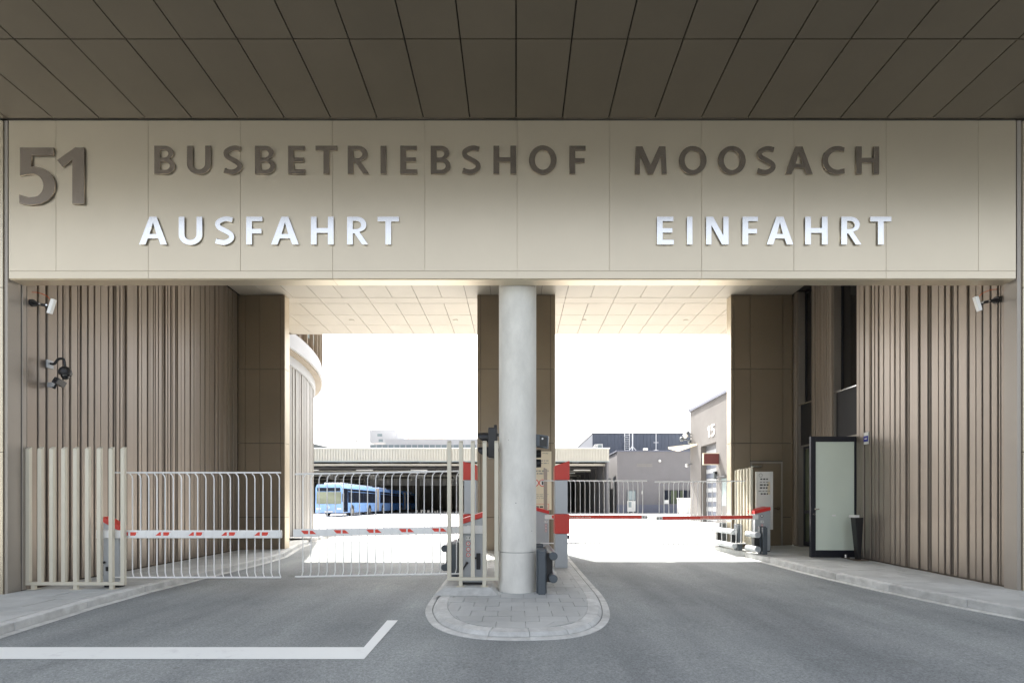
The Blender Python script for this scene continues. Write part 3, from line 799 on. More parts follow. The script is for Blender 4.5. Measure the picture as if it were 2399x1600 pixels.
LA = barrier('exit barrier with red striped white arm, cabinet behind the left slat fence', -5.86, -5.63, 6.86, zl(-5.6, 6.9) + .002, 1.225, .13, 1.4 - 69.5 / s * 1.0, -3.30, 1, -5.80, .112, 'stripe',
             (-5.70, -3.33, 1.4 - 171 / s, 1.4 + 74 / s, (-5.43, .1155), .045), stickers=[(-5.52, .4615, .218)], dep=.13)
sR = 1133 / 6.85
RA = barrier('exit barrier with red striped white arm, cabinet on the island behind slats', -.775, -.475, 6.92, .252, 1.29, .10, 1.4 - 59.5 / sR, -3.16, -1, -.60, .108, 'stripe',
             (-.80, -3.155, 1.4 - 163 / sR, 1.4 + 79 / sR, (-.85, .1155), .04), tilt=-.019, stickers=[(-.98, .4615, .218)])
# stickers on centre cabinet
def stick(t, x, D, z, w, h, material='sign_white'):
    m = MB(); m.quad((x - w / 2, D, z - h / 2), (x + w / 2, D, z - h / 2), (x + w / 2, D, z + h / 2), (x - w / 2, D, z + h / 2)); return m.build('sticker', material, t)
def no_signs(t, x, D, ztop, r=.028, step=.083, n=3, rect=True):
    if rect:
        stick(t, x + .002, D, ztop, .075, .055)
        m = MB(); m.quad((x - .024, D - .002, ztop - .016), (x - .016, D - .002, ztop - .016), (x - .016, D - .002, ztop + .016), (x - .024, D - .002, ztop + .016))
        m.quad((x + .008, D - .002, ztop - .016), (x + .014, D - .002, ztop - .016), (x + .030, D - .002, ztop + .014), (x + .012, D - .002, ztop + .014)); m.build('sticker_print', 'ink', t)
    for k in range(n):
        z = ztop - .078 - k * step
        m = MB(); disc(m, x, D - .0005, z, r); m.build('sticker', 'sign_white', t)
        m = MB(); ring(m, x, D - .0018, z, r * .74, r); m.build('sticker_ring', 'arm_red', t)
        m = MB()
        if k == 0: m.box(x - .003, x + .003, D - .0035, D - .002, z - .012, z + .012).box(x - .009, x + .009, D - .0035, D - .002, z + .0, z + .004)
        elif k == 1: ring(m, x, D - .002, z, .004, .008, 10)
        else: m.box(x - .010, x + .010, D - .0035, D - .002, z - .006, z + .006)
        m.build('sticker_print', 'ink_soft' if k == 1 else 'ink', t)
t = RA[0]
s7 = 1133 / 6.92
def P7(px, py): return at(px, py, 6.915)
no_signs(t, P7(1097, 0).x, 6.917, P7(0, 1260).z, r=.031, step=.0805)
p = P7(1121, 1314)
MB().box(p.x - .028, p.x + .028, 6.895, 6.918, p.z - .115, p.z + .115).build('lock_box', 'black', t, bevel=.004)
MB().cyl((p.x - .03, 6.90, p.z + .045), (p.x - .07, 6.90, p.z + .045), .014, n=10).build('lock_knob', 'black', t)
q = P7(1095, 1319)
MB().tube([(q.x - .07, 6.90, q.z - .10), (q.x - .045, 6.89, q.z - .055), (q.x - .015, 6.885, q.z - .01), (q.x + .004, 6.89, q.z + .02)], [.010, .010, .014, .018], 8).build('crank', 'black', t, smooth=True)
t = LA[0]
p = at(251, 1332, 6.855)
MB().box(p.x - .012, p.x + .018, 6.84, 6.856, p.z - .03, p.z + .03).build('lock_box', 'black', t, bevel=.003)
p = at(244, 1317, 6.855); MB().cyl((p.x, 6.855, p.z), (p.x, 6.835, p.z), .018, n=12).build('lock_knob', 'black', t)

s = 1133 / 10.87
RB = barrier('entry barrier with solid red arm, grey cabinet beside the white info board', 5.37, 5.72, 10.87, zr(5.5, 10.9), 1.4 - 6 / s, .085, 1.4 - 30 / s, 3.13, -1, 5.30, .092, 'red',
             (5.15, 3.11, 1.4 - 91 / s, 1.4 + 55 / s, (5.05, .108), .02), stickers=[None, (.42, .62)], tilt=-.012)
LB = barrier('entry barrier with solid red arm, grey cabinet partly behind the concrete column', .42, .74, 10.87, zi(10.87), 1.4 - 6 / s, .09, 1.4 - 29.5 / s, 2.945, 1, .78, .092, 'red',
             (.55, 2.94, 1.4 - 91 / s, 1.4 + 55 / s, (.90, .108), .02), stickers=[None, (.17, .42)], tilt=-.002)
for t, cxp in ((RB[0], 1785), (LB[0], 1279)):
    p = at(cxp, 1208, 10.865); m = MB(); ring(m, p.x, 10.865, p.z, .022, .034); m.build('key_switch', 'ink', t)
    m = MB(); disc(m, p.x, 10.866, p.z, .021); m.build('sticker', 'sign_white', t)
    no_signs(t, p.x, 10.866, p.z - .13, r=.024, step=.066, n=3 if cxp < 1500 else 1)

# ------------------------------------------------------------------ red and grey reader posts
def reader(label, x0, x1, D, zt_hi, zt_lo, hi_left, side):
    zb_ = zi(D)
    t = thing('reader_post', label, 'post', ((x0 + x1) / 2, D, zb_), 'red and grey posts on the island')
    dep = .30
    zA = 1.4 + 57 / s9; zB = 1.4 - 23 / s9; zC = 1.4 - 69 / s9
    xx0, xx1 = x0, x1
    MB().box(x0, x1, D, D + dep, zb_, zC - .002).build('lower_housing', 'cabinet_grey', t, bevel=.006)
    MB().box(x0, x1, D, D + dep, zB + .002, zA - .002).build('middle_housing', 'cabinet_grey', t, bevel=.006)
    ex = .035
    a, b = (x0 - .002, x1 + ex) if side > 0 else (x0 - ex, x1 + .002)
    MB().box(a, b, D - .01, D + dep, zC, zB).build('red_band', 'red', t, bevel=.012, seg=2)
    l, r_ = (zt_hi, zt_lo) if hi_left else (zt_lo, zt_hi)
    m = MB(); m.hexa([(a, D - .01, zA), (b, D - .01, zA), (b, D + dep, zA), (a, D + dep, zA), (a, D - .01, l), (b, D - .01, r_), (b, D + dep, r_), (a, D + dep, l)])
    m.build('red_hood', 'red', t, bevel=.010, seg=2)
    xs_ = x1 if side > 0 else x0
    MB().box(xs_ - .001 if side > 0 else xs_ - .012, xs_ + .012 if side > 0 else xs_ + .001, D + .05, D + .22, 1.25, 1.75).build('reader_panel', 'black', t)
    MB().cyl((xs_ + side * .02, D + .02, 1.4 - 70 / s9 - .02), (xs_ + side * .02, D + .02, 1.4 - 70 / s9 - .09), .02, n=10).build('intercom_knob', 'black', t)
    return t
s9 = 1133 / 9.03
reader('red and grey reader post with slanted hood right of the column', (1300 - CX) / s9, (1330 - CX) / s9, 9.03, 1.4 + 102 / s9, 1.4 + 90 / s9, False, 1)
s9 = 1133 / 9.2
reader('red and grey reader post with slanted hood behind the island slat fence', (1087 - CX) / s9, (1116 - CX) / s9, 9.2, 1.4 + 101 / s9, 1.4 + 92 / s9, True, -1)

# ------------------------------------------------------------------ tubular crash guards
def guard(label, postx, D, length, tubex, zts, r, zb_, zt_, tm='anthracite', posts=(0,)):
    t = thing('crash_guard', label, 'guard rail', (postx, D, zb_), 'dark tubular crash guards')
    for dy in posts:
        MB().box(postx - .048, postx + .048, D + dy, D + dy + .09, zb_, zt_).build('post', 'anthracite', t, bevel=.006, seg=2)
        sgn = 1 if tubex > postx else -1
        MB().box(postx + sgn * .0485, tubex, D + dy + .10, D + dy + .20, min(zts) - .07, max(zts) + .03).build('bracket', 'black', t, bevel=.006)
        MB().box(postx - .07, postx + .07, D + dy + .092, D + dy + .19, zb_, zt_ + .02).build('back_post', 'anthracite', t, bevel=.006)
    for z in zts:
        MB().cyl((tubex, D - .06, z), (tubex, D + length, z), r, n=24).build('tube', tm, t, smooth=True, bevel=.008)
    return t
guard('dark grey tubular crash guard at the right foot of the concrete column', .352, 6.585, 1.15, .505, (.70, .394), .057, zi(6.6), .765, posts=(0, .85))
guard('dark tubular crash guard behind the island slat fence', -.955, 7.5, 1.2, -1.10, (.72, .43), .055, zi(7.5), .79, posts=(0, .85))
zq = zr(5.35, 10.5)
guard('dark tubular crash guard nearest the right kerb before the grey cabinet', 5.385, 10.45, .42, 5.20, (.62 + .12, .62 - .19), .065, zq, .90, tm='cabinet_grey', posts=(0,))  # tubes paler than the post: sun on them put into the colour
guard('sunlit tubular crash guard behind the first one at the right kerb', 5.22, 11.25, 1.2, 5.06, (.62 + .14, .62 - .18), .065, zr(5.2, 11.3), .92, tm='cabinet_grey', posts=(0, .85))  # pale tubes here too, with the sunlight worked into their colour

# ------------------------------------------------------------------ signals at the column
def signal(label, x, z0, z1, sgn, visors, D=7.0):
    t = thing('traffic_light', label, 'traffic light', (x, D, z0), 'traffic lights on the column')
    MB().box(x - .065, x + .065, D, D + .25, z0, z1).build('housing', 'black', t, bevel=.012, seg=2)
    for z in visors:
        m = MB(); n = 14; xa = x + sgn * .066; P = []; f = []
        for k in range(n + 1):
            a = lerp(-30, 210, k / n)
            for (xx, rr) in ((xa, .085), (xa + sgn * .15, .078 if math.sin(R(a)) > .2 else .02)):
                P.append((xx if not (math.sin(R(a)) <= .2 and xx != xa) else xa + sgn * .05, D + .125 + rr * math.cos(R(a)), z + rr * math.sin(R(a))))
        P2 = []
        for k in range(n + 1):
            a = R(lerp(-40, 220, k / n)); e = .15 if math.sin(a) > 0 else .15 + .13 * math.sin(a)
            P2 += [(xa, D + .125 + .082 * math.cos(a), z + .082 * math.sin(a)), (xa + sgn * e, D + .125 + .078 * math.cos(a), z + .078 * math.sin(a))]
        m.pts(P2, [(2 * k, 2 * k + 1, 2 * k + 3, 2 * k + 2) for k in range(n)])
        m.build('visor', 'black', t, smooth=True)
        MB().cyl((xa - sgn * .001, D + .125, z), (xa + sgn * .012, D + .125, z), .075, n=18).build('signal_lens', 'dark_glass', t)
    m = MB(); m.box(x - sgn * .20, x - sgn * .066, D + .05, D + .09, z1 - .12, z1 - .08).box(x - sgn * .20, x - sgn * .066, D + .05, D + .09, z0 + .10, z0 + .14); m.build('bracket', 'black', t)
    return t
sg = 1133 / 7.0
t = signal('black traffic light on the left flank of the concrete column', (1154 - CX) / sg, 1.4 + 109 / sg, 1.4 + 180 / sg, -1, [1.4 + 158 / sg, 1.4 + 124 / sg])
MB().cyl(((1160 - CX) / sg, 7.1, 1.4 + 180 / sg), ((1160 - CX) / sg, 7.1, 1.4 + 188 / sg), .025, n=10).build('gland', 'black', t)
t = thing('floodlight', 'grey box floodlight on the right flank of the concrete column', 'lamp', (.36, 7.0, 2.2))
a = at(1256, 1018, 6.98); b = at(1287, 1052, 6.98)
m = MB(); m.hexa([(a.x - .02, 6.9, b.z + .04), (b.x - .03, 6.86, b.z - .01), (b.x, 7.15, b.z + .02), (a.x - .02, 7.15, b.z + .05), (a.x - .02, 6.9, a.z), (b.x - .025, 6.86, a.z - .03), (b.x + .01, 7.15, a.z - .01), (a.x - .02, 7.15, a.z)])
m.build('housing', 'anthracite', t, bevel=.008, seg=2)
m = MB(); m.quad((a.x + .045, 6.868, b.z + .035), (b.x - .045, 6.853, b.z + .022), (b.x - .04, 6.853, a.z - .055), (a.x + .045, 6.868, a.z - .03)); m.build('front_glass', 'black', t)
MB().sphere((a.x + .085, 6.85, a.z - .075), .014, 10, 6).build('lens', 'lens', t, smooth=True)
MB().box(.24, a.x - .021, 6.98, 7.02, a.z - .12, a.z - .06).build('bracket', 'black', t)
t = thing('traffic_light', 'black traffic light half hidden behind the right side of the column', 'traffic light', (.33, 7.25, 1.7), 'traffic lights on the column')
s8 = 1133 / 7.2
MB().box(.12, .27, 7.22, 7.45, 1.4 + 80 / s8, 1.4 + 140 / s8).build('housing', 'black', t, bevel=.01)
for py in (1061, 1084):
    z = 1.4 + (CY - py) / s8
    MB().cyl((.22, 7.28, z), (.375, 7.28, z), .068, .060, 16, caps=True).build('visor', 'black', t, smooth=True)
    MB().cyl((.371, 7.28, z), (.3765, 7.28, z), .050, n=14).build('signal_lens', 'dark_glass', t)

# ------------------------------------------------------------------ cream info sign on the centre pillar
Ds = 11.84
t = thing('rules_sign', 'cream rules board with red ring symbols mounted behind the column', 'sign', (.4, Ds, 1.3))
a = at(1292, 1057, Ds); b = at(1180, 1194, Ds)
bd = MB().box(b.x, a.x, Ds, Ds + .03, b.z, a.z).build('board', 'sign_cream', t, bevel=.003)
def lines(t, px0, px1, py, h, material='ink_soft', D=Ds, lo=.03, hi=.09, nm='print'):
    m = MB(); x = at(px0, 0, D).x; x1 = at(px1, 0, D).x; z = at(0, py, D).z
    while x < x1 - .02:
        w_ = min(random.uniform(lo, hi), x1 - x); m.quad((x, D - .003, z - h / 2), (x + w_, D - .003, z - h / 2), (x + w_, D - .003, z + h / 2), (x, D - .003, z + h / 2)); x += w_ + .02
    return m.build(nm, material, t)
for py, h in ((1079, .02), (1085, .02), (1103, .035), (1109, .035), (1158, .012), (1162, .012), (1166, .012)): lines(t, 1192, 1285, py, h)
for px in (1254, 1271, 1235):
    p = at(px, 1131, Ds); m = MB(); disc(m, p.x, Ds - .002, p.z, .085); m.build('symbol', 'sign_white', t)
    m = MB(); ring(m, p.x, Ds - .003, p.z, .068, .088); m.build('symbol_ring', 'arm_red', t)
    m = MB(); m.box(p.x - .02, p.x + .02, Ds - .005, Ds - .0035, p.z - .045, p.z + .03); disc(m, p.x, Ds - .004, p.z + .045, .016); m.build('symbol_figure', 'ink', t)
p0 = at(1252, 1180, Ds); p1 = at(1286, 1191, Ds)
m = MB()
for u in ((p0.x, p1.x, p0.z - .008, p0.z), (p0.x, p1.x, p1.z, p1.z + .008), (p1.x - .008, p1.x, p1.z + .008, p0.z - .008)): m.quad((u[0], Ds - .003, u[2]), (u[1], Ds - .003, u[2]), (u[1], Ds - .003, u[3]), (u[0], Ds - .003, u[3]))
m.build('red_border', 'arm_red', t)
lines(t, 1254, 1282, 1187, .04, 'ink')
def text_mesh(parent, txt, x, y, z, h, material, name='print', shear=0, wscale=1.0, rotz=0):
    cu = bpy.data.curves.new(name, 'FONT'); cu.body = txt; cu.size = h * 1.4; cu.shear = shear; cu.offset = .0; cu.extrude = .001
    ob = bpy.data.objects.new(name, cu); col.objects.link(ob)
    me = bpy.data.meshes.new_from_object(ob.evaluated_get(bpy.context.evaluated_depsgraph_get())); bpy.data.objects.remove(ob); bpy.data.curves.remove(cu)
    me.transform(Matrix.Rotation(rotz, 4, 'Z') @ Matrix.Rotation(R(90), 4, 'X') @ Matrix.Scale(wscale, 4, (1, 0, 0))); me.materials.clear(); me.materials.append(MATS[material])
    return place(name, me, (x, y, z), parent)
p = at(1270, 1063, Ds); text_mesh(t, 'MVG', p.x, Ds - .003, p.z, .03, 'ink', shear=.3, wscale=1.6)
# brown angle post in front of the board
p = at(1274, 1095, 11.0); q = at(1282, 1200, 11.0)
tag(MB().hexa([(p.x, 11.0, zi(11)), (q.x, 11.0, zi(11)), (q.x, 11.05, zi(11)), (p.x, 11.05, zi(11)), (p.x, 11.0, p.z), (q.x, 11.0, p.z - .04), (q.x, 11.05, p.z - .04), (p.x, 11.05, p.z)]).build('slat_post', 'board', bevel=.003),
    'single brown grey slat post standing before the cream rules board', 'post')

# ------------------------------------------------------------------ white info board at right
Dw = 11.35
t = thing('info_board', 'tall narrow white information board before the brown service door', 'sign', (at(1791, 0, Dw).x, Dw, zr(6, Dw)))
a = at(1771.5, 1104.5, Dw); b = at(1811, 1240, Dw)
MB().box(a.x, at(1805, 0, Dw).x, Dw, Dw + .05, b.z, a.z).build('board', 'sign_white', t, bevel=.005)
MB().box(at(1805.3, 0, Dw).x, b.x, Dw - .004, Dw + .06, b.z, a.z + .002).build('side_profile', 'white_paint', t, bevel=.003)
MB().box(a.x + .1, a.x + .16, Dw + .051, Dw + .09, zr(6, Dw), b.z + .4).build('post', 'cabinet_grey', t)
m = MB(); p = at(1780, 1113, Dw); ring(m, p.x + .02, Dw - .002, p.z, .035, .045, 16); m.build('logo', 'ink_soft', t)
for py, x0_, x1_, h in ((1122, 1781, 1799, .03), (1129, 1780, 1802, .02), (1135.5, 1780, 1801, .034), (1142.5, 1780, 1800, .034), (1150, 1777, 1803, .02), (1156.5, 1782, 1799, .034)):
    lines(t, x0_, x1_, py, h, 'ink' if h > .025 else 'ink_soft', Dw, .03, .07)
p = at(1799, 1143, Dw); stick(t, p.x + .02, Dw - .0015, p.z, .06, .30, 'sign_cream')

# ------------------------------------------------------------------ open glass door, bin, door stop, blue sign
Dd = 9.705
t = thing('open_glass_door', 'open frosted glass door in a black frame across the right pavement', 'door', (6.8, Dd, zr(6.5, Dd)))
x0_, x1_ = at(1900, 0, Dd).x, 6.83; zb_ = zr(6.3, Dd) + .012; zt_ = at(0, 1022, Dd).z; fw = .098
m = MB().box(x0_, x0_ + fw, Dd, Dd + .06, zb_, zt_).box(x1_ - .03, x1_, Dd, Dd + .06, zb_, zt_).box(x0_ + fw + .0005, x1_ - .0305, Dd, Dd + .06, zb_, zb_ + .14).box(x0_ + fw + .0005, x1_ - .0305, Dd, Dd + .06, zt_ - .105, zt_)
m.build('frame', 'door_frame', t, bevel=.003)
MB().box(x0_ + fw + .001, x1_ - .031, Dd + .022, Dd + .034, zb_ + .141, zt_ - .106).build('pane', 'frosted', t)
p = at(1907, 1192, Dd)
m = MB().cyl((p.x, Dd, p.z), (p.x, Dd - .05, p.z), .018, n=12).cyl((p.x - .01, Dd - .045, p.z), (p.x + .075, Dd - .045, p.z), .011, n=10).cyl((p.x, Dd, p.z - .10), (p.x, Dd - .012, p.z - .10), .020, n=12)
m.build('handle', 'steel', t, smooth=True)
MB().box(p.x - .012, p.x + .012, Dd - .0145, Dd - .0125, p.z - .115, p.z - .085).build('key_plate', 'black', t)
p = at(1955, 1207, Dd); stick(t, p.x, Dd + .020, p.z, .075, .032, 'sign_white')
t = thing('ashtray_bin', 'slim tapered black standing ashtray beside the open glass door', 'bin', (6.55, 9.35, zr(6.55, 9.35)))
zz = zr(6.58, 9.35); sb = 1133 / 9.35
xa, xb = (2000 - CX) / sb, (2019 - CX) / sb
m = MB(); m.hexa([(xa + .07, 9.32, zz + .012), (xb - .035, 9.32, zz + .012), (xb - .035, 9.42, zz + .012), (xa + .07, 9.42, zz + .012), (xa, 9.30, 1.4 - 31 / sb), (xb, 9.30, 1.4 - 31 / sb), (xb, 9.44, 1.4 - 31 / sb), (xa, 9.44, 1.4 - 31 / sb)])
m.build('body', 'black', t, bevel=.004)
MB().box(xa - .03, xa + .07, 9.29, 9.45, 1.4 - 31 / sb + .001, 1.4 - 25 / sb).build('top_strip', 'sign_white', t, bevel=.003)  # white strip along the left end of the top
MB().box(xa - .03, xb + .05, 9.22, 9.50, zz, zz + .0115).build('base_plate', 'bronze', t, bevel=.002)
p = at(1982, 1303, 9.6); zz = zr(p.x, 9.62)
t = thing('door_stop', 'small grey metal door stop on the pavement under the glass door', 'door stop', (p.x, 9.62, zz))
MB().box(p.x - .055, p.x + .055, 9.56, 9.66, zz, zz + .018).build('base', 'steel_dark', t, bevel=.003)
MB().cyl((p.x, 9.61, zz + .0185), (p.x, 9.61, zz + .075), .028, n=12).build('pin', 'steel', t, smooth=True)
t = thing('wall_notice', 'small blue and white notice on the right ribbed wall', 'sign', (6.79, 9.35, 2.65))
za, zb_ = at(0, 1012, 9.35).z, at(0, 1040, 9.35).z
MB().box(6.786, 6.799, 9.32, 9.44, zb_, za).build('plate', 'sign_white', t)
MB().box(6.782, 6.7855, 9.322, 9.438, lerp(zb_, za, .22), lerp(zb_, za, .70)).build('blue_field', 'sign_blue', t)
MB().box(6.780, 6.7815, 9.35, 9.41, lerp(zb_, za, .42), lerp(zb_, za, .50)).build('print', 'sign_white', t)

# ------------------------------------------------------------------ wall cameras
def flood(label, wallx, D, mpx, mpy, bx, by, sgn, wp):
    t = thing('wall_antenna', label, 'antenna', (wallx, D, at(0, mpy, D).z), 'white antenna boxes on black arms')
    A = Vector((wallx, D, at(0, mpy, D).z)); B = at(bx, by, D - .02)
    MB().cyl(A, A + Vector((sgn * .03, 0, 0)), .05, n=12).build('wall_plate', 'black', t)
    MB().tube([A, A.lerp(B, .3) + Vector((0, 0, .004)), A.lerp(B, .7), B + Vector((-sgn * .05, .02, 0))], [.026, .022, .020, .022], 8).build('arm', 'black', t, smooth=True)
    MB().cyl(A.lerp(B, .5) + Vector((0, -.02, 0)), A.lerp(B, .5) + Vector((0, -.035, .0)), .012, n=8).cyl(A.lerp(B, .85) + Vector((0, -.02, 0)), A.lerp(B, .85) + Vector((0, -.035, 0)), .012, n=8).build('bolt', 'steel', t)
    m = MB(); m.box(-.026, .026, -.022, .022, -.105, .105); rot = Matrix.Rotation(sgn * R(17), 4, 'Y') 
    m.v = [tuple(rot @ Vector(v) + B) for v in m.v]; m.build('antenna_box', 'white_paint', t, bevel=.006, seg=2)
    C = [Vector((wallx + sgn * .005, D, A.z + .15)), A.lerp(B, .35) + Vector((0, 0, .16)), A.lerp(B, .75) + Vector((0, 0, .135)), B + Vector((sgn * .0, -.03, .095))]
    MB().tube([tuple(v) for v in smooth3(C)], .0045, 6).build('cable', 'orange_cable', t, smooth=True)
def smooth3(P, k=5):
    out = []
    for i in range(len(P) - 1):
        p0, p1, p2, p3 = P[max(i - 1, 0)], P[i], P[i + 1], P[min(i + 2, len(P) - 1)]
        for j in range(k):
            u = j / k; out.append(.5 * (2 * p1 + (p2 - p0) * u + (2 * p0 - 5 * p1 + 4 * p2 - p3) * u * u + (3 * p1 - p0 - 3 * p2 + p3) * u ** 3))
    out.append(P[-1]); return out
flood('white tilted antenna box on a black arm high on the left ribbed wall', -6.80, 6.79, 75, 710, 121, 718, 1, 0)
flood('white tilted antenna box on a black arm high on the right ribbed wall', 6.79, 6.82, 2338, 703, 2290, 712, -1, 0)
Dc = 7.05
t = thing('dome_camera', 'black dome camera on a swan neck arm on the left ribbed wall', 'camera', (-6.8, Dc, at(0, 855, Dc).z))
A = Vector((-6.79, Dc, at(0, 852, Dc).z)); K = at(153, 862, Dc)
MB().box(-6.81, -6.785, Dc - .05, Dc + .05, A.z - .07, A.z + .05).build('wall_plate', 'cabinet_grey', t, bevel=.004)
MB().tube([tuple(v) for v in smooth3([A, A + Vector((.06, 0, .0)), Vector((lerp(A.x, K.x, .55), Dc, A.z + .065)), Vector((lerp(A.x, K.x, .9), Dc, A.z + .06)), K + Vector((0, 0, .0))], 6)], .017, 10).build('neck', 'black', t, smooth=True)
dm = at(153, 874, Dc)
MB().sphere((dm.x, Dc, dm.z), .080, 20, 8, 0, 88, 1.25).build('hood', 'black', t, smooth=True)
MB().cyl((dm.x, Dc, dm.z - .03), (dm.x, Dc, dm.z - .0005), .070, .080, 20).build('skirt', 'black', t, smooth=True)
MB().sphere((dm.x, Dc, dm.z - .031), .054, 18, 8, -88, 0, 1.2).build('dome_glass', 'dark_glass', t, smooth=True)
t = thing('wall_camera', 'small black box camera below the dome camera on the left wall', 'camera', (-6.8, Dc, at(0, 905, Dc).z))
A = at(124, 902, Dc); B = at(141, 897, Dc)
MB().box(-6.81, A.x + .01, Dc - .03, Dc + .03, A.z - .035, A.z + .035).build('wall_plate', 'cabinet_grey', t, bevel=.003)
MB().tube([(A.x, Dc, A.z - .03), (A.x + .04, Dc - .02, A.z - .05), (B.x - .03, Dc - .03, B.z - .03)], .014, 8).build('bracket', 'black', t, smooth=True)
m = MB(); m.box(-.035, .035, -.09, .06, -.045, .045); rot = Matrix.Rotation(R(20), 4, 'Y') @ Matrix.Rotation(R(-15), 4, 'X'); m.v = [tuple(rot @ Vector(v) + B) for v in m.v]; m.build('housing', 'black', t, bevel=.008, seg=2)
m = MB(); m.cyl((.01, -.0905, 0), (.01, -.094, 0), .022, n=12); m.v = [tuple(rot @ Vector(v) + B) for v in m.v]; m.build('lens', 'dark_glass', t)
#PART2
# ------------------------------------------------------------------ round tower at left behind the passage
TC = (-17.9, 15.2); TR = 10.65
tw = thing('round_tower', 'round ribbed pale tower with projecting cornice behind the left pillar', 'building', (TC[0], TC[1], .26))
def ringwall(r0, r1, z0, z1, a0, a1, n, nm, material, parent=tw, smooth=False):
    m = MB(); P = []
    for k in range(n + 1):
        a = R(lerp(a0, a1, k / n)); cs, sn = math.cos(a), math.sin(a)
        P += [(TC[0] + r0 * cs, TC[1] + r0 * sn, z0), (TC[0] + r1 * cs, TC[1] + r1 * sn, z0), (TC[0] + r1 * cs, TC[1] + r1 * sn, z1), (TC[0] + r0 * cs, TC[1] + r0 * sn, z1)]
    f = [(4 * k + j, 4 * k + (j + 1) % 4, 4 * k + 4 + (j + 1) % 4, 4 * k + 4 + j) for k in range(n) for j in range(4)] + [(0, 1, 2, 3), (4 * n + 3, 4 * n + 2, 4 * n + 1, 4 * n)]
    m.pts(P, f); return m.build(nm, material, parent, smooth=smooth)
wl = ringwall(TR - .4, TR - .06, .2, 5.85, -3, 90, 60, 'wall', 'backing')
a = -3.0
random.seed(11)
while a < 62:
    da = random.choice((.55, .7, .85)); d = random.choice((0, .012, .02))
    a0_, a1_ = R(a + .06), R(a + da - .06); m = MB(); P = []
    for z in (.27, 5.85):
        for (r_, aa) in ((TR - .07, a0_), (TR - d, a0_ + .001), (TR - d, a1_ - .001), (TR - .07, a1_)):
            P.append((TC[0] + r_ * math.cos(aa), TC[1] + r_ * math.sin(aa), z))
    m.hexa([P[0], P[3], P[2], P[1], P[4], P[7], P[6], P[5]]); m.build('cladding_board', 'tower_board', wl)
    a += da
ringwall(TR - .3, TR + .06, 5.851, 6.14, -3.5, 90, 60, 'trim_band', 'tower_trim', smooth=True)
ringwall(TR - .3, TR + .28, 6.141, 6.20, -3.5, 90, 60, 'cornice_soffit', 'tower_soffit', smooth=True)
ringwall(TR - .3, TR + .35, 6.201, 6.50, -3.5, 90, 60, 'cornice', 'tower_trim', smooth=True)
ringwall(TR - .3, TR + .30, 6.501, 6.75, -3.5, 90, 60, 'cornice', 'tower_trim', smooth=True)
ringwall(TR - .6, TR + .20, 6.751, 11.2, -3.5, 90, 60, 'upper_wall', 'bronze')
for k in range(26):
    a0 = 0 + k * 3.4
    ringwall(TR + .201, TR + .22, 7.1, 10.8, a0, a0 + 1.2, 2, 'window', 'far_glass')
    ringwall(TR + .201, TR + .32, 6.755, 11.0, a0 + 1.5, a0 + 1.75, 1, 'fin', 'tower_soffit')
m = MB(); n = 40
m.pts([(TC[0] + (TR + .3) * math.cos(R(lerp(-3.5, 90, k / n))), TC[1] + (TR + .3) * math.sin(R(lerp(-3.5, 90, k / n))), z) for z in (11.21, 11.5) for k in range(n + 1)] + [(TC[0], TC[1], 11.21), (TC[0], TC[1], 11.5)],
      [(k, k + 1, n + 2 + k, n + 1 + k) for k in range(n)] + [(k + 1, k, 2 * n + 2) for k in range(n)] + [(n + 1 + k, n + 2 + k, 2 * n + 3) for k in range(n)])
m.build('roof', 'far_white', tw)
# kerbed apron around the tower
m = MB(); P = []
for k in range(41):
    a = R(lerp(-2, 80, k / 40)); P += [(TC[0] + (TR - .2) * math.cos(a), TC[1] + (TR - .2) * math.sin(a), .36), (TC[0] + (TR + 1.0) * math.cos(a), TC[1] + (TR + 1.0) * math.sin(a), .36), (TC[0] + (TR + 1.0) * math.cos(a), TC[1] + (TR + 1.0) * math.sin(a), .25)]
m.pts([p for p in P], [(3 * k + j, 3 * k + j + 1, 3 * k + 4 + j, 3 * k + 3 + j) for k in range(40) for j in (0, 1)])
m.build('tower_pavement', 'kerb', kind='structure')

# ------------------------------------------------------------------ bus depot hall
DY = 61.0; GZ = .2646
dep = thing('depot_hall', 'wide open bus hall with cream corrugated fascia across the yard', 'building', (-10, DY, GZ))
XA, XB = -62, (1427 - CX) * DY / F
zf0 = 1.4 + (CY - 1080) * DY / F; zf1 = 1.4 + (CY - 1051) * DY / F
fs = MB().box(XA, XB, DY, DY + .3, zf0, zf1).build('fascia', 'depot_fascia', dep)
m = MB(); x = XA; 
while x < XB - .2:
    m.box(x, x + .16, DY - .12, DY - .0005, zf0 + .02, zf1 - .05); x += .34
m.build('corrugation', 'depot_fascia', fs, kind='stuff')
MB().box(XA, XB + .1, DY - .12, DY + .4, zf1 + .001, zf1 + .12).build('roof_edge', 'white_paint', dep)
MB().box(XA, XB + .1, DY - .08, DY + .1, zf0 - .1, zf0 - .001).build('fascia_trim', 'far_glass', dep)
MB().box(XA, XB, DY + .301, 118, zf0 + .62, zf1 - .1).build('roof', 'backing', dep)
MB().box(XA, XB + 14, 118, 118.4, GZ, zf1 - .1).build('back_wall', 'depot_beam', dep)
MB().box(XB - .25, XB, DY + .301, 117.9, GZ, zf0 + .6).build('side_wall', 'render_grey', dep)
MB().box(XA - .3, XA - .01, DY, 117.9, GZ, zf0 + .6).build('side_wall', 'render_grey', dep)
MB().box(XA, XB - .3, DY + 1.5, 117.9, GZ + .002, GZ + .01).build('hall_floor', 'depot_floor', dep)
for k in range(9):
    y = DY + 1.2 + k * 6.0
    MB().box(XA + .01, XB - .26, y, y + .3, zf0 - .50, zf0 - .22).build('beam', 'plaster15' if k % 2 else 'depot_fascia', dep)
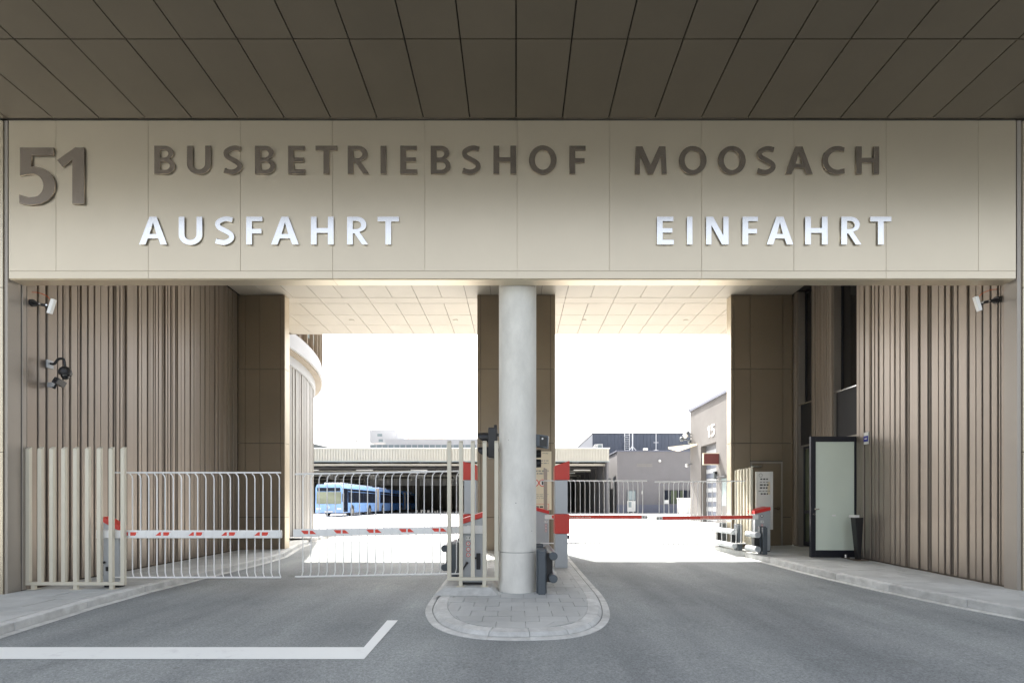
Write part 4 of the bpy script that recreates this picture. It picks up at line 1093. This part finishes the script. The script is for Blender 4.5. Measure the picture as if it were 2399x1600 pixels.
for k in range(14):
    x = XB - 4 - k * 5.0
    MB().box(x, x + .18, DY + .31, 117, zf0 - .20, zf0 + .25).build('purlin', 'depot_dark', dep)
for r_ in range(5):
    for k in range(9):
        x = XB - 3 - k * 7.2 - r_ * 1.3; y = DY + 3.0 + r_ * 6
        MB().box(x - 1.1, x + 1.1, y, y + .25, zf0 - .98, zf0 - .86).build('light_fitting', 'white_paint', dep)
for k in range(7):
    x = XB - .9 - k * 9.5
    for y in (DY + 25.2, DY + 49): MB().box(x, x + .4, y, y + .4, GZ, zf0 - .3).build('pillar', 'depot_beam', dep)
for k in range(7):
    MB().box(XB - .45, XB - .251, DY + 2 + k * 6, DY + 2.5 + k * 6, GZ, zf0 - .3).build('pillar', 'plaster15', dep)
m = MB(); random.seed(5); x = -17 + 4
while x < -.5:
    m.box(x, x + random.uniform(.1, .35), DY + 1.6, DY + 1.6 + random.uniform(.1, .3), GZ + .01, GZ + .01 + random.uniform(.05, .45)); x += random.uniform(.15, .4)
tag(m.build('rubble_row', 'stones'), 'low row of loose pale stones along the hall front', 'stones'); m = None
bpy.data.objects['rubble_row']['kind'] = 'stuff'

# ------------------------------------------------------------------ buses
def bus(label, xr, y0, body, roofm, L=18.0, joint=10.2):
    """right side (seen) at x=xr, front at y0, runs away in y"""
    t = thing('articulated_bus', label, 'bus', (xr - 1.27, y0, GZ), 'blue articulated buses')
    W = 2.55; xl = xr - W; zb_ = GZ + .32; zw = GZ + 1.28; ztw = GZ + 2.62; zt_ = GZ + 2.98
    secs = [(y0, y0 + joint), (y0 + joint + .95, y0 + L)]
    for i, (a, b) in enumerate(secs):
        m = MB()
        # body shell with rounded roof shoulders
        prof = [(xl, zb_), (xr, zb_), (xr, zw), (xr - .02, ztw + .05), (xr - .16, zt_), (xl + .16, zt_), (xl + .02, ztw + .05), (xl, zw)]
        m.prism(prof, 'y', a, b); m.build('body', body, t, bevel=.06, seg=3, label='front section' if i == 0 else 'rear section')
        # windows on the visible side
        yy_ = a + (1.5 if i == 0 else .35)
        while yy_ + 1.2 < b:
            w_ = 1.55
            MB().box(xr + .003, xr + .012, yy_, min(yy_ + w_ - .05, b - .15), zw + .02, ztw - .28).build('window', 'bus_glass', t)
            MB().box(xr + .003, xr + .012, yy_, min(yy_ + w_ - .05, b - .15), ztw - .22, ztw).build('window', 'bus_glass', t)
            yy_ += w_
        MB().box(xl + .35, xr - .35, a + 1.2, b - .6, zt_ + .001, zt_ + .20).build('roof_unit', roofm, t, bevel=.05, seg=2)
    for k in range(8):
        a = y0 + joint + .02 + k * .115
        MB().box(xl + .06, xr - .05 + (.03 if k % 2 else 0), a, a + .105, zb_ + .05, zt_ - .03).build('bellows_fold', 'bellows', t)
    # door on right side near the front
    MB().box(xr + .003, xr + .014, y0 + .35, y0 + 1.40, zb_ + .10, ztw).build('door', 'bus_glass', t)
    # front face
    MB().box(xl + .14, xr - .12, y0 - .03, y0 + .02, zw - .12, ztw - .32).build('windshield', 'windshield', t, bevel=.02)
    MB().box(xl + .20, xr - .20, y0 - .025, y0 + .02, ztw - .28, ztw + .06).build('destination_sign', 'bus_glass', t, bevel=.01)
    MB().box(xl + .9, xr - .9, y0 - .035, y0 - .001, zb_ + .06, zb_ + .18).build('number_plate', 'sign_white', t)
    m = MB(); ring(m, (xl + xr) / 2, y0 - .035, zb_ + .56, .07, .10); m.build('emblem', 'steel', t)
    for x in (xl + .32, xr - .32):
        MB().box(x - .2, x + .2, y0 - .03, y0 + .01, zb_ + .32, zb_ + .48).build('headlight', 'lens', t, bevel=.03)
    for x, sg_ in ((xl - .15, -1), (xr + .15, 1)):
        MB().box(x - .10, x + .10, y0 - .25, y0 - .15, zw + .1, zw + .85).build('mirror', 'black', t, bevel=.02)
        MB().tube([(x - sg_ * .15, y0 + .02, ztw - .1), (x, y0 - .18, ztw), (x, y0 - .2, zw + .86)], .02, 6).build('mirror_arm', 'black', t)
    for yy_ in (2.7, 8.4, L - 3.4):
        for x in (xl + .02, xr - .28):
            w_ = MB().cyl((x, y0 + yy_, GZ + .48), (x + .27, y0 + yy_, GZ + .48), .48, n=22).build('wheel', 'tyre', t, smooth=True)
            MB().cyl((x + (.271 if x > xl + 1 else -.005), y0 + yy_, GZ + .48), (x + (.29 if x > xl + 1 else -.001), y0 + yy_, GZ + .48), .26, n=16).build('rim', 'rim', w_, smooth=True)
        MB().cyl((xr + .001, y0 + yy_, GZ + .52), (xr + .004, y0 + yy_, GZ + .52), .58, n=22).build('wheel_arch', 'black', t)
    for x in (xl + .2, xr - .2):
        pass
    return t
bus('light blue articulated bus standing in the sunlit yard', -16.15, 45.0, 'bus_blue', 'bus_roof', 17.0, 11.2)
bus('blue articulated bus parked in the hall, its shade put into a darker blue', -16.9, 63.0, 'bus_shade_blue', 'bus_shade_blue')

# ------------------------------------------------------------------ far buildings left
DF = 100.0
def fx(px, D=DF): return (px - CX) * D / F
def fz(py, D=DF): return 1.4 + (CY - py) * D / F
t = thing('far_factory', 'factory building, its white also holding washed-out glare, with roof block and glass strip beyond the hall', 'building', (-20, DF, GZ))
MB().box(fx(835), fx(1116), DF + 22, DF + 45, GZ, fz(1028, DF + 22)).build('main_block', 'far_white', t)
MB().box(fx(866, 130), fx(926, 130), 130, 150, fz(1028, DF + 22) + .01, fz(1006, 130)).build('roof_block', 'far_white', t)
m = MB(); m.hexa([(fx(926, 130) + .01, 130.2, fz(1027, 122)), (fx(957, 130), 130.2, fz(1027, 122)), (fx(957, 130), 150, fz(1027, 122)), (fx(926, 130) + .01, 150, fz(1027, 122)), (fx(926, 130) + .01, 130.2, fz(1006, 130)), (fx(927, 130), 130.2, fz(1006, 130)), (fx(927, 130), 150, fz(1006, 130)), (fx(926, 130) + .01, 150, fz(1006, 130))])
m.build('roof_slope', 'far_white', t)
MB().box(fx(884, 129.9), fx(895, 129.9), 129.9, 129.99, fz(1022, 129.9), fz(1016, 129.9)).build('window', 'far_glass', t)
MB().box(fx(887, 121.9), fx(897, 121.9), 121.9, 121.99, fz(1035, 121.9), fz(1028.5, 121.9)).build('window', 'far_glass', t)
m = MB().box(fx(866), fx(1118), DF, DF + .8, GZ + 5, fz(1041)).build('glass_strip', 'far_white', t)
x = fx(869)
while x < fx(1112):
    MB().box(x, x + 1.0, DF - .05, DF - .001, fz(1050.5), fz(1042)).build('pane', 'far_glass', m); x += 1.22
t = thing('crane_jib', 'thin reddish crane jib over the far white roofs', 'crane', (fx(1000, 120), 120, GZ))
MB().box(fx(950, 118), fx(1050, 118), 118.6, 118.8, fz(1028, 118), fz(1026.6, 118)).build('jib', 'crane', t)
MB().box(fx(952, 118), fx(953, 118), 118.6, 118.8, GZ, fz(1028, 118)).build('mast', 'far_white', t)
t = thing('yard_lamp', 'slim lamp post rising behind the cream hall fascia', 'street lamp', (fx(834, 95), 120, GZ))
MB().cyl((fx(834, 120), 120.5, GZ), (fx(834, 120), 120.5, fz(1034, 120)), .12, .08, 8).build('pole', 'far_white', t)
MB().box(fx(831, 120), fx(836, 120), 120.2, 120.8, fz(1034.5, 120), fz(1032, 120)).build('lamp_head', 'depot_beam', t)
m = MB(); m.prism([(fx(700, 125), GZ), (fx(795, 125), GZ), (fx(795, 125), fz(1053, 125)), (fx(738, 125), fz(1040, 125)), (fx(700, 125), fz(1030, 125))], 'y', 125, 150)
tag(m.build('sloped_roof_shed', 'hill'), 'grey sloping roof shed just beyond the round tower', 'building')

# ------------------------------------------------------------------ dark metal hall (right)
DH = 74.0
t = thing('metal_hall', 'dark blue grey metal hall with ladder rising behind the grey office', 'building', (fx(1500, DH), DH, GZ))
x0_, x1_ = fx(1388, DH), fx(1700, DH)
MB().box(x0_, x1_, DH, DH + 30, GZ, fz(1016, DH)).build('wall', 'hall_metal', t)
MB().box(x0_ - .05, x1_ + .05, DH - .08, DH + 30, fz(1016, DH) + .001, fz(1014.5, DH)).build('roof_edge', 'render_grey', t)
x = x0_ + .1
while x < x1_ - .5:
    MB().box(x, x + .5, DH - .04, DH - .001, fz(1060, DH), fz(1016.5, DH)).build('wall_panel', 'hall_metal', t); x += .55
Lr = MB(); xa, xb = fx(1462, DH), fx(1473, DH)
for x in (xa, xb): Lr.box(x - .04, x + .04, DH - .5, DH - .42, fz(1060, DH), fz(1014, DH))
z = fz(1060, DH)
while z < fz(1014, DH): Lr.box(xa + .041, xb - .041, DH - .49, DH - .43, z, z + .06); z += .32
Lr = Lr.build('ladder', 'white_metal', t)
cg = MB()
for k in range(4): cg.box(xa - .2, xb + .2, DH - .95, DH - .88, fz(1060, DH) + 1.0 + k * .6, fz(1060, DH) + 1.06 + k * .6)
for px, nm in ((1482, 0), (1537, 1)):
    a = thing('roof_mast', ('white tripod mast on the hall roof right of the ladder' if nm == 0 else 'thin white crossbar mast on the roof further from the ladder'), 'mast', (fx(px, 70), 70, fz(1060, 70)), 'masts on the low roof')
    X = fx(px, 70); b0 = fz(1056, 70); tp = fz(1016, 70)
    MB().cyl((X, 70, b0), (X, 70, tp), .09 if nm == 0 else .05, n=8).build('pole', 'white_metal', a)
    for q in ((-.55, 0), (.55, 0), (0, .55)): MB().cyl((X, 70, b0 + (.65 if nm == 0 else .1)), (X + q[0], 70 + q[1], b0), .05, n=6).build('foot', 'white_metal', a)
    if nm: MB().box(X - .35, X + .35, 69.97, 70.03, fz(1037, 70), fz(1036, 70)).build('crossbar', 'white_metal', a)
a = at(1390, 1052, 66); b = at(1412, 1040, 66)
t = thing('roof_hatch', 'white framed roof hatch on the cream fascia roof', 'hatch', (a.x, 66, a.z))
MB().box(a.x + .5, b.x, 66, 66.8, zf1 + .12, b.z).build('frame', 'white_metal', t)
MB().box(a.x + .65, b.x - .12, 65.95, 65.99, zf1 + .25, b.z - .12).build('pane', 'far_glass', t)
m = MB(); m.hexa([(a.x - .5, 66.2, zf1 + .12), (a.x + .49, 66.2, zf1 + .12), (a.x + .49, 66.6, zf1 + .12), (a.x - .5, 66.6, zf1 + .12), (a.x + .3, 66.2, b.z), (a.x + .49, 66.2, b.z), (a.x + .49, 66.6, b.z), (a.x + .3, 66.6, b.z)]); m.build('ramp', 'white_metal', t)

# ------------------------------------------------------------------ grey office
DO = 62.0
t = thing('grey_office', 'flat grey rendered office block with a poster door facing the yard', 'building', (fx(1530, DO), DO, GZ))
x0_, x1_ = fx(1446, DO), fx(1660, DO); zt_ = fz(1058, DO)
MB().box(x0_, x1_, DO, DO + 10.5, GZ, zt_).build('wall', 'render_grey', t)
MB().box(x0_ - .12, x1_, DO - .12, DO + 10.6, zt_ + .001, zt_ + .16).build('roof_edge', 'grey_plinth', t)
MB().box(x0_ - .04, x1_, DO - .05, DO - .001, GZ, fz(1182, DO)).build('plinth', 'grey_plinth', t)
a, b = fx(1468, DO), fx(1490, DO)
d = MB().box(a, b, DO - .10, DO - .052, GZ + .02, fz(1148, DO)).build('door', 'anthracite', t)
MB().box(a + .12, b - .12, DO - .115, DO - .101, fz(1172, DO) + .05, fz(1150, DO)).build('pane', 'far_glass', d)
MB().box(a + .06, b - .10, DO - .12, DO - .101, fz(1198, DO), fz(1173, DO)).build('poster', 'sign_white', d)
MB().box(a + .16, a + .6, DO - .125, DO - .121, fz(1188, DO), fz(1175, DO)).build('poster_print', 'far_glass', d)
w = MB().box(fx(1555, DO), fx(1616, DO), DO - .06, DO - .0501, fz(1180, DO), fz(1148, DO)).build('window', 'door_frame', t)
n = 8; xa = fx(1556, DO); ww = (fx(1615, DO) - xa) / n
for k in range(n): MB().box(xa + k * ww + .03, xa + (k + 1) * ww - .03, DO - .075, DO - .061, fz(1179, DO), fz(1149, DO)).build('pane', 'green_glass' if k in (2, 3, 5) else 'bus_glass', w)
MB().box(fx(1556, DO), fx(1567, DO), DO - .09, DO - .076, fz(1180, DO), fz(1171, DO)).build('notice', 'sign_white', w)
lines(t, 1492, 1528, 1088, .16, 'depot_beam', DO - .02, .2, .6, 'wall_lettering'); lines(t, 1492, 1529, 1092, .12, 'depot_beam', DO - .02, .3, .9, 'wall_lettering')
MB().sphere((fx(1545, DO), DO - .1, fz(1079.5, DO)), .18, 12, 8).build('lamp_globe', 'sign_white', t, smooth=True)
MB().box(fx(1506, DO), fx(1516, DO), DO - .4, DO - .1, zt_ + .161, zt_ + .42).build('roof_lamp', 'sign_white', t, bevel=.03)
for k, (px, py) in enumerate(((1504, 1153), (1505, 1179), (1544, 1176))):
    MB().box(fx(px - 1, DO), fx(px + 2, DO), DO - .12, DO - .001, fz(py + 4, DO), fz(py - 3, DO)).build('wall_box', 'sign_white' if k == 0 else 'anthracite', t)
for k, y in enumerate((63.2, 66.5)):
    MB().box(x0_ - .06, x0_ - .001, y, y + 1.3, GZ, 5.0).build('side_door', 'anthracite', t)
t = thing('white_bin_enclosure', 'white box enclosure between the grey office and building 15', 'enclosure', (fx(1608, 55), 55, GZ))
MB().box(fx(1600, 55), fx(1624, 55), 55, 57, GZ, fz(1168, 55)).build('wall', 'sign_white', t); MB().box(fx(1600, 55) - .05, fx(1624, 55), 54.95, 57.05, fz(1168, 55) + .001, fz(1168, 55) + .1).build('coping', 'white_paint', t)

# ------------------------------------------------------------------ building 15
X5 = 12.0
t = thing('building_fifteen', 'grey rendered workshop building marked 15 with a tall roller gate', 'building', (X5, 30, GZ))
b5 = t; zt_ = 1.4 + 216 * 33.3 / F
g0, g1, gz = 29.0, 31.4, 5.15
m = MB().box(X5, X5 + .35, 18, g0, GZ, zt_).box(X5, X5 + .35, g1, 33.3, GZ, zt_).box(X5, X5 + .35, g0 + .0005, g1 - .0005, gz, zt_)
wl5 = m.build('wall', 'plaster15', t)
MB().box(X5 + .351, X5 + 12, 18, 33.29, GZ, zt_ - .1).build('building_mass', 'plaster15', t)
MB().box(X5 - .10, X5 + 12, 17.9, 33.45, zt_ + .001, zt_ + .16).build('roof_edge', 'grey_plinth', t)
MB().box(X5 - .03, X5 - .001, 18, g0 - .05, GZ, 1.3).build('plinth', 'plaster15', t)
m = MB().box(X5 + .335, X5 + .349, g0, g1, GZ, gz).build('roller_gate', 'shutter', t, label='roller gate with glazed horizontal strips')
z = GZ + .1; k = 0
while z < gz - .3:
    MB().box(X5 + .318, X5 + .334, g0 + .1, g1 - .1, z, z + .26).build('gate_strip', 'hall_metal' if k % 2 else 'cabinet_grey', m); z += .30; k += 1
w = MB().box(X5 - .012, X5 - .001, 27.45, 28.25, 1.4 - 5 * 28 / F, 1.4 + 62 * 28 / F).build('window', 'anthracite', t)
MB().box(X5 - .02, X5 - .0125, 27.53, 28.17, 1.4 - 3 * 28 / F, 1.4 + 60 * 28 / F).build('pane', 'far_glass', w)
MB().box(X5 - .25, X5 - .001, 27.3, 28.4, 1.4 + 64 * 28 / F, 1.4 + 65.5 * 28 / F).build('window_hood', 'shutter', t)
# number 15 standing proud of the wall (faces -x, reads left to right for someone looking towards +x)
nb = thing('building_number', 'raised white numerals 15 above the roller gate', 'lettering', (X5 - .06, 29.5, 5.8))
for ch, ya, yb in (('1', 30.25, 29.97), ('5', 29.70, 29.20)):
    w_ = ya - yb; h_ = .72; me = letter_mesh(ch, w_, h_, .02)
    me.transform(Matrix.Rotation(R(-90), 4, 'Z') @ Matrix.Rotation(R(90), 4, 'X')); me.materials.clear(); me.materials.append(MATS['white_paint'])
    place('numeral', me, (X5 - .02, ya, 5.55), nb)
Dm = 28.6
t = thing('display_sign', 'dark red rectangular display sign with pale frame projecting from building 15', 'sign', (X5 - .5, Dm, 3.6))
a = at(1647.5, 1088.5, Dm); b = at(1688.5, 1061, Dm)
MB().box(a.x + .04, b.x - .04, Dm - .005, Dm + .1, a.z + .04, b.z - .04).build('screen', 'dark_red', t)
m = MB().box(a.x, b.x, Dm, Dm + .12, a.z, a.z + .0395).box(a.x, b.x, Dm, Dm + .12, b.z - .0395, b.z).box(a.x, a.x + .0395, Dm, Dm + .12, a.z + .04, b.z - .04).box(b.x - .0395, b.x, Dm, Dm + .12, a.z + .04, b.z - .04)
m.build('frame', 'beige_metal', t)
m = MB(); p = at(1668, 1105, Dm + .3); disc(m, X5 - .001 + 0 * p.x, 28.9, p.z, .06)
t = thing('gate_signal', 'small signal lamp beside the roller gate of building 15', 'traffic light', (X5 - .1, 28.7, 2.8))
p = at(1678, 1112, 28.6)
MB().box(X5 - .28, X5 - .08, 28.6, 28.85, p.z - .25, p.z + .22).build('housing', 'anthracite', t, bevel=.02)
MB().box(X5 - .08, X5 - .001, 28.7, 28.76, p.z + .05, p.z + .1).build('bracket', 'steel', t)
MB().cyl((X5 - .18, 28.55, p.z + .1), (X5 - .18, 28.599, p.z + .1), .07, n=12).build('signal_lens', 'dark_glass', t)
# canopy and corner lamps
t = thing('entrance_canopy', 'thin pale pointed canopy reaching out from the far corner of building 15', 'canopy', (X5 - .6, 34, 5))
m = MB(); za = 5.3; P = [(X5 - .01, 32.0), (X5 - .01, 35.8), (X5 - 1.25, 34.2)]
m.pts([(x, y, za + (X5 - x) * .02) for x, y in P] + [(x, y, za + .12 + (X5 - x) * .02) for x, y in P], [(2, 1, 0), (3, 4, 5), (0, 1, 4, 3), (1, 2, 5, 4), (2, 0, 3, 5)])
m.build('slab', 'sign_cream', t)
m = MB(); m.tube([(X5, 33.2, zt_ + .1), (X5 - .5, 33.3, zt_ + .3), (X5 - .9, 33.4, zt_ + .42)], .03, 6)
tag(m.build('roof_antenna', 'shutter'), 'short slanting rod at the roof corner of building 15', 'antenna')
for k, (dx, dz, r_) in enumerate(((-.45, .62, .17), (-.70, .40, .15), (-.28, .82, .13), (-.15, .2, .12))):
    t = thing('corner_lamp', ('round lamp highest but one on the corner of building 15', 'round lamp farthest out from the corner of building 15', 'topmost round lamp on the corner of building 15', 'lowest round lamp of the cluster on the corner of building 15')[k], 'lamp', (X5 + dx, 33, 5.5 + dz), 'lamps on the corner of building 15')
    MB().sphere((X5 + dx, 33.0, 5.45 + dz), r_, 12, 8).build('globe', 'sign_white' if k == 0 else 'anthracite', t, smooth=True)
    MB().cyl((X5 + dx, 33.0, 5.45 + dz), (X5 + .0, 33.0, 5.45 + dz - .1), .03, n=6).build('arm', 'anthracite', t)
t = thing('corner_lamp', 'single small lamp lower down on the corner of building 15', 'lamp', (X5 - .3, 33, 3.8), 'lamps on the corner of building 15')
MB().sphere((X5 - .35, 33.0, 1.4 + 91 * 33 / F), .13, 12, 8).build('globe', 'cabinet_grey', t, smooth=True)
MB().cyl((X5 - .35, 33.0, 1.4 + 91 * 33 / F), (X5, 33.0, 1.4 + 95 * 33 / F), .03, n=6).build('arm', 'anthracite', t)
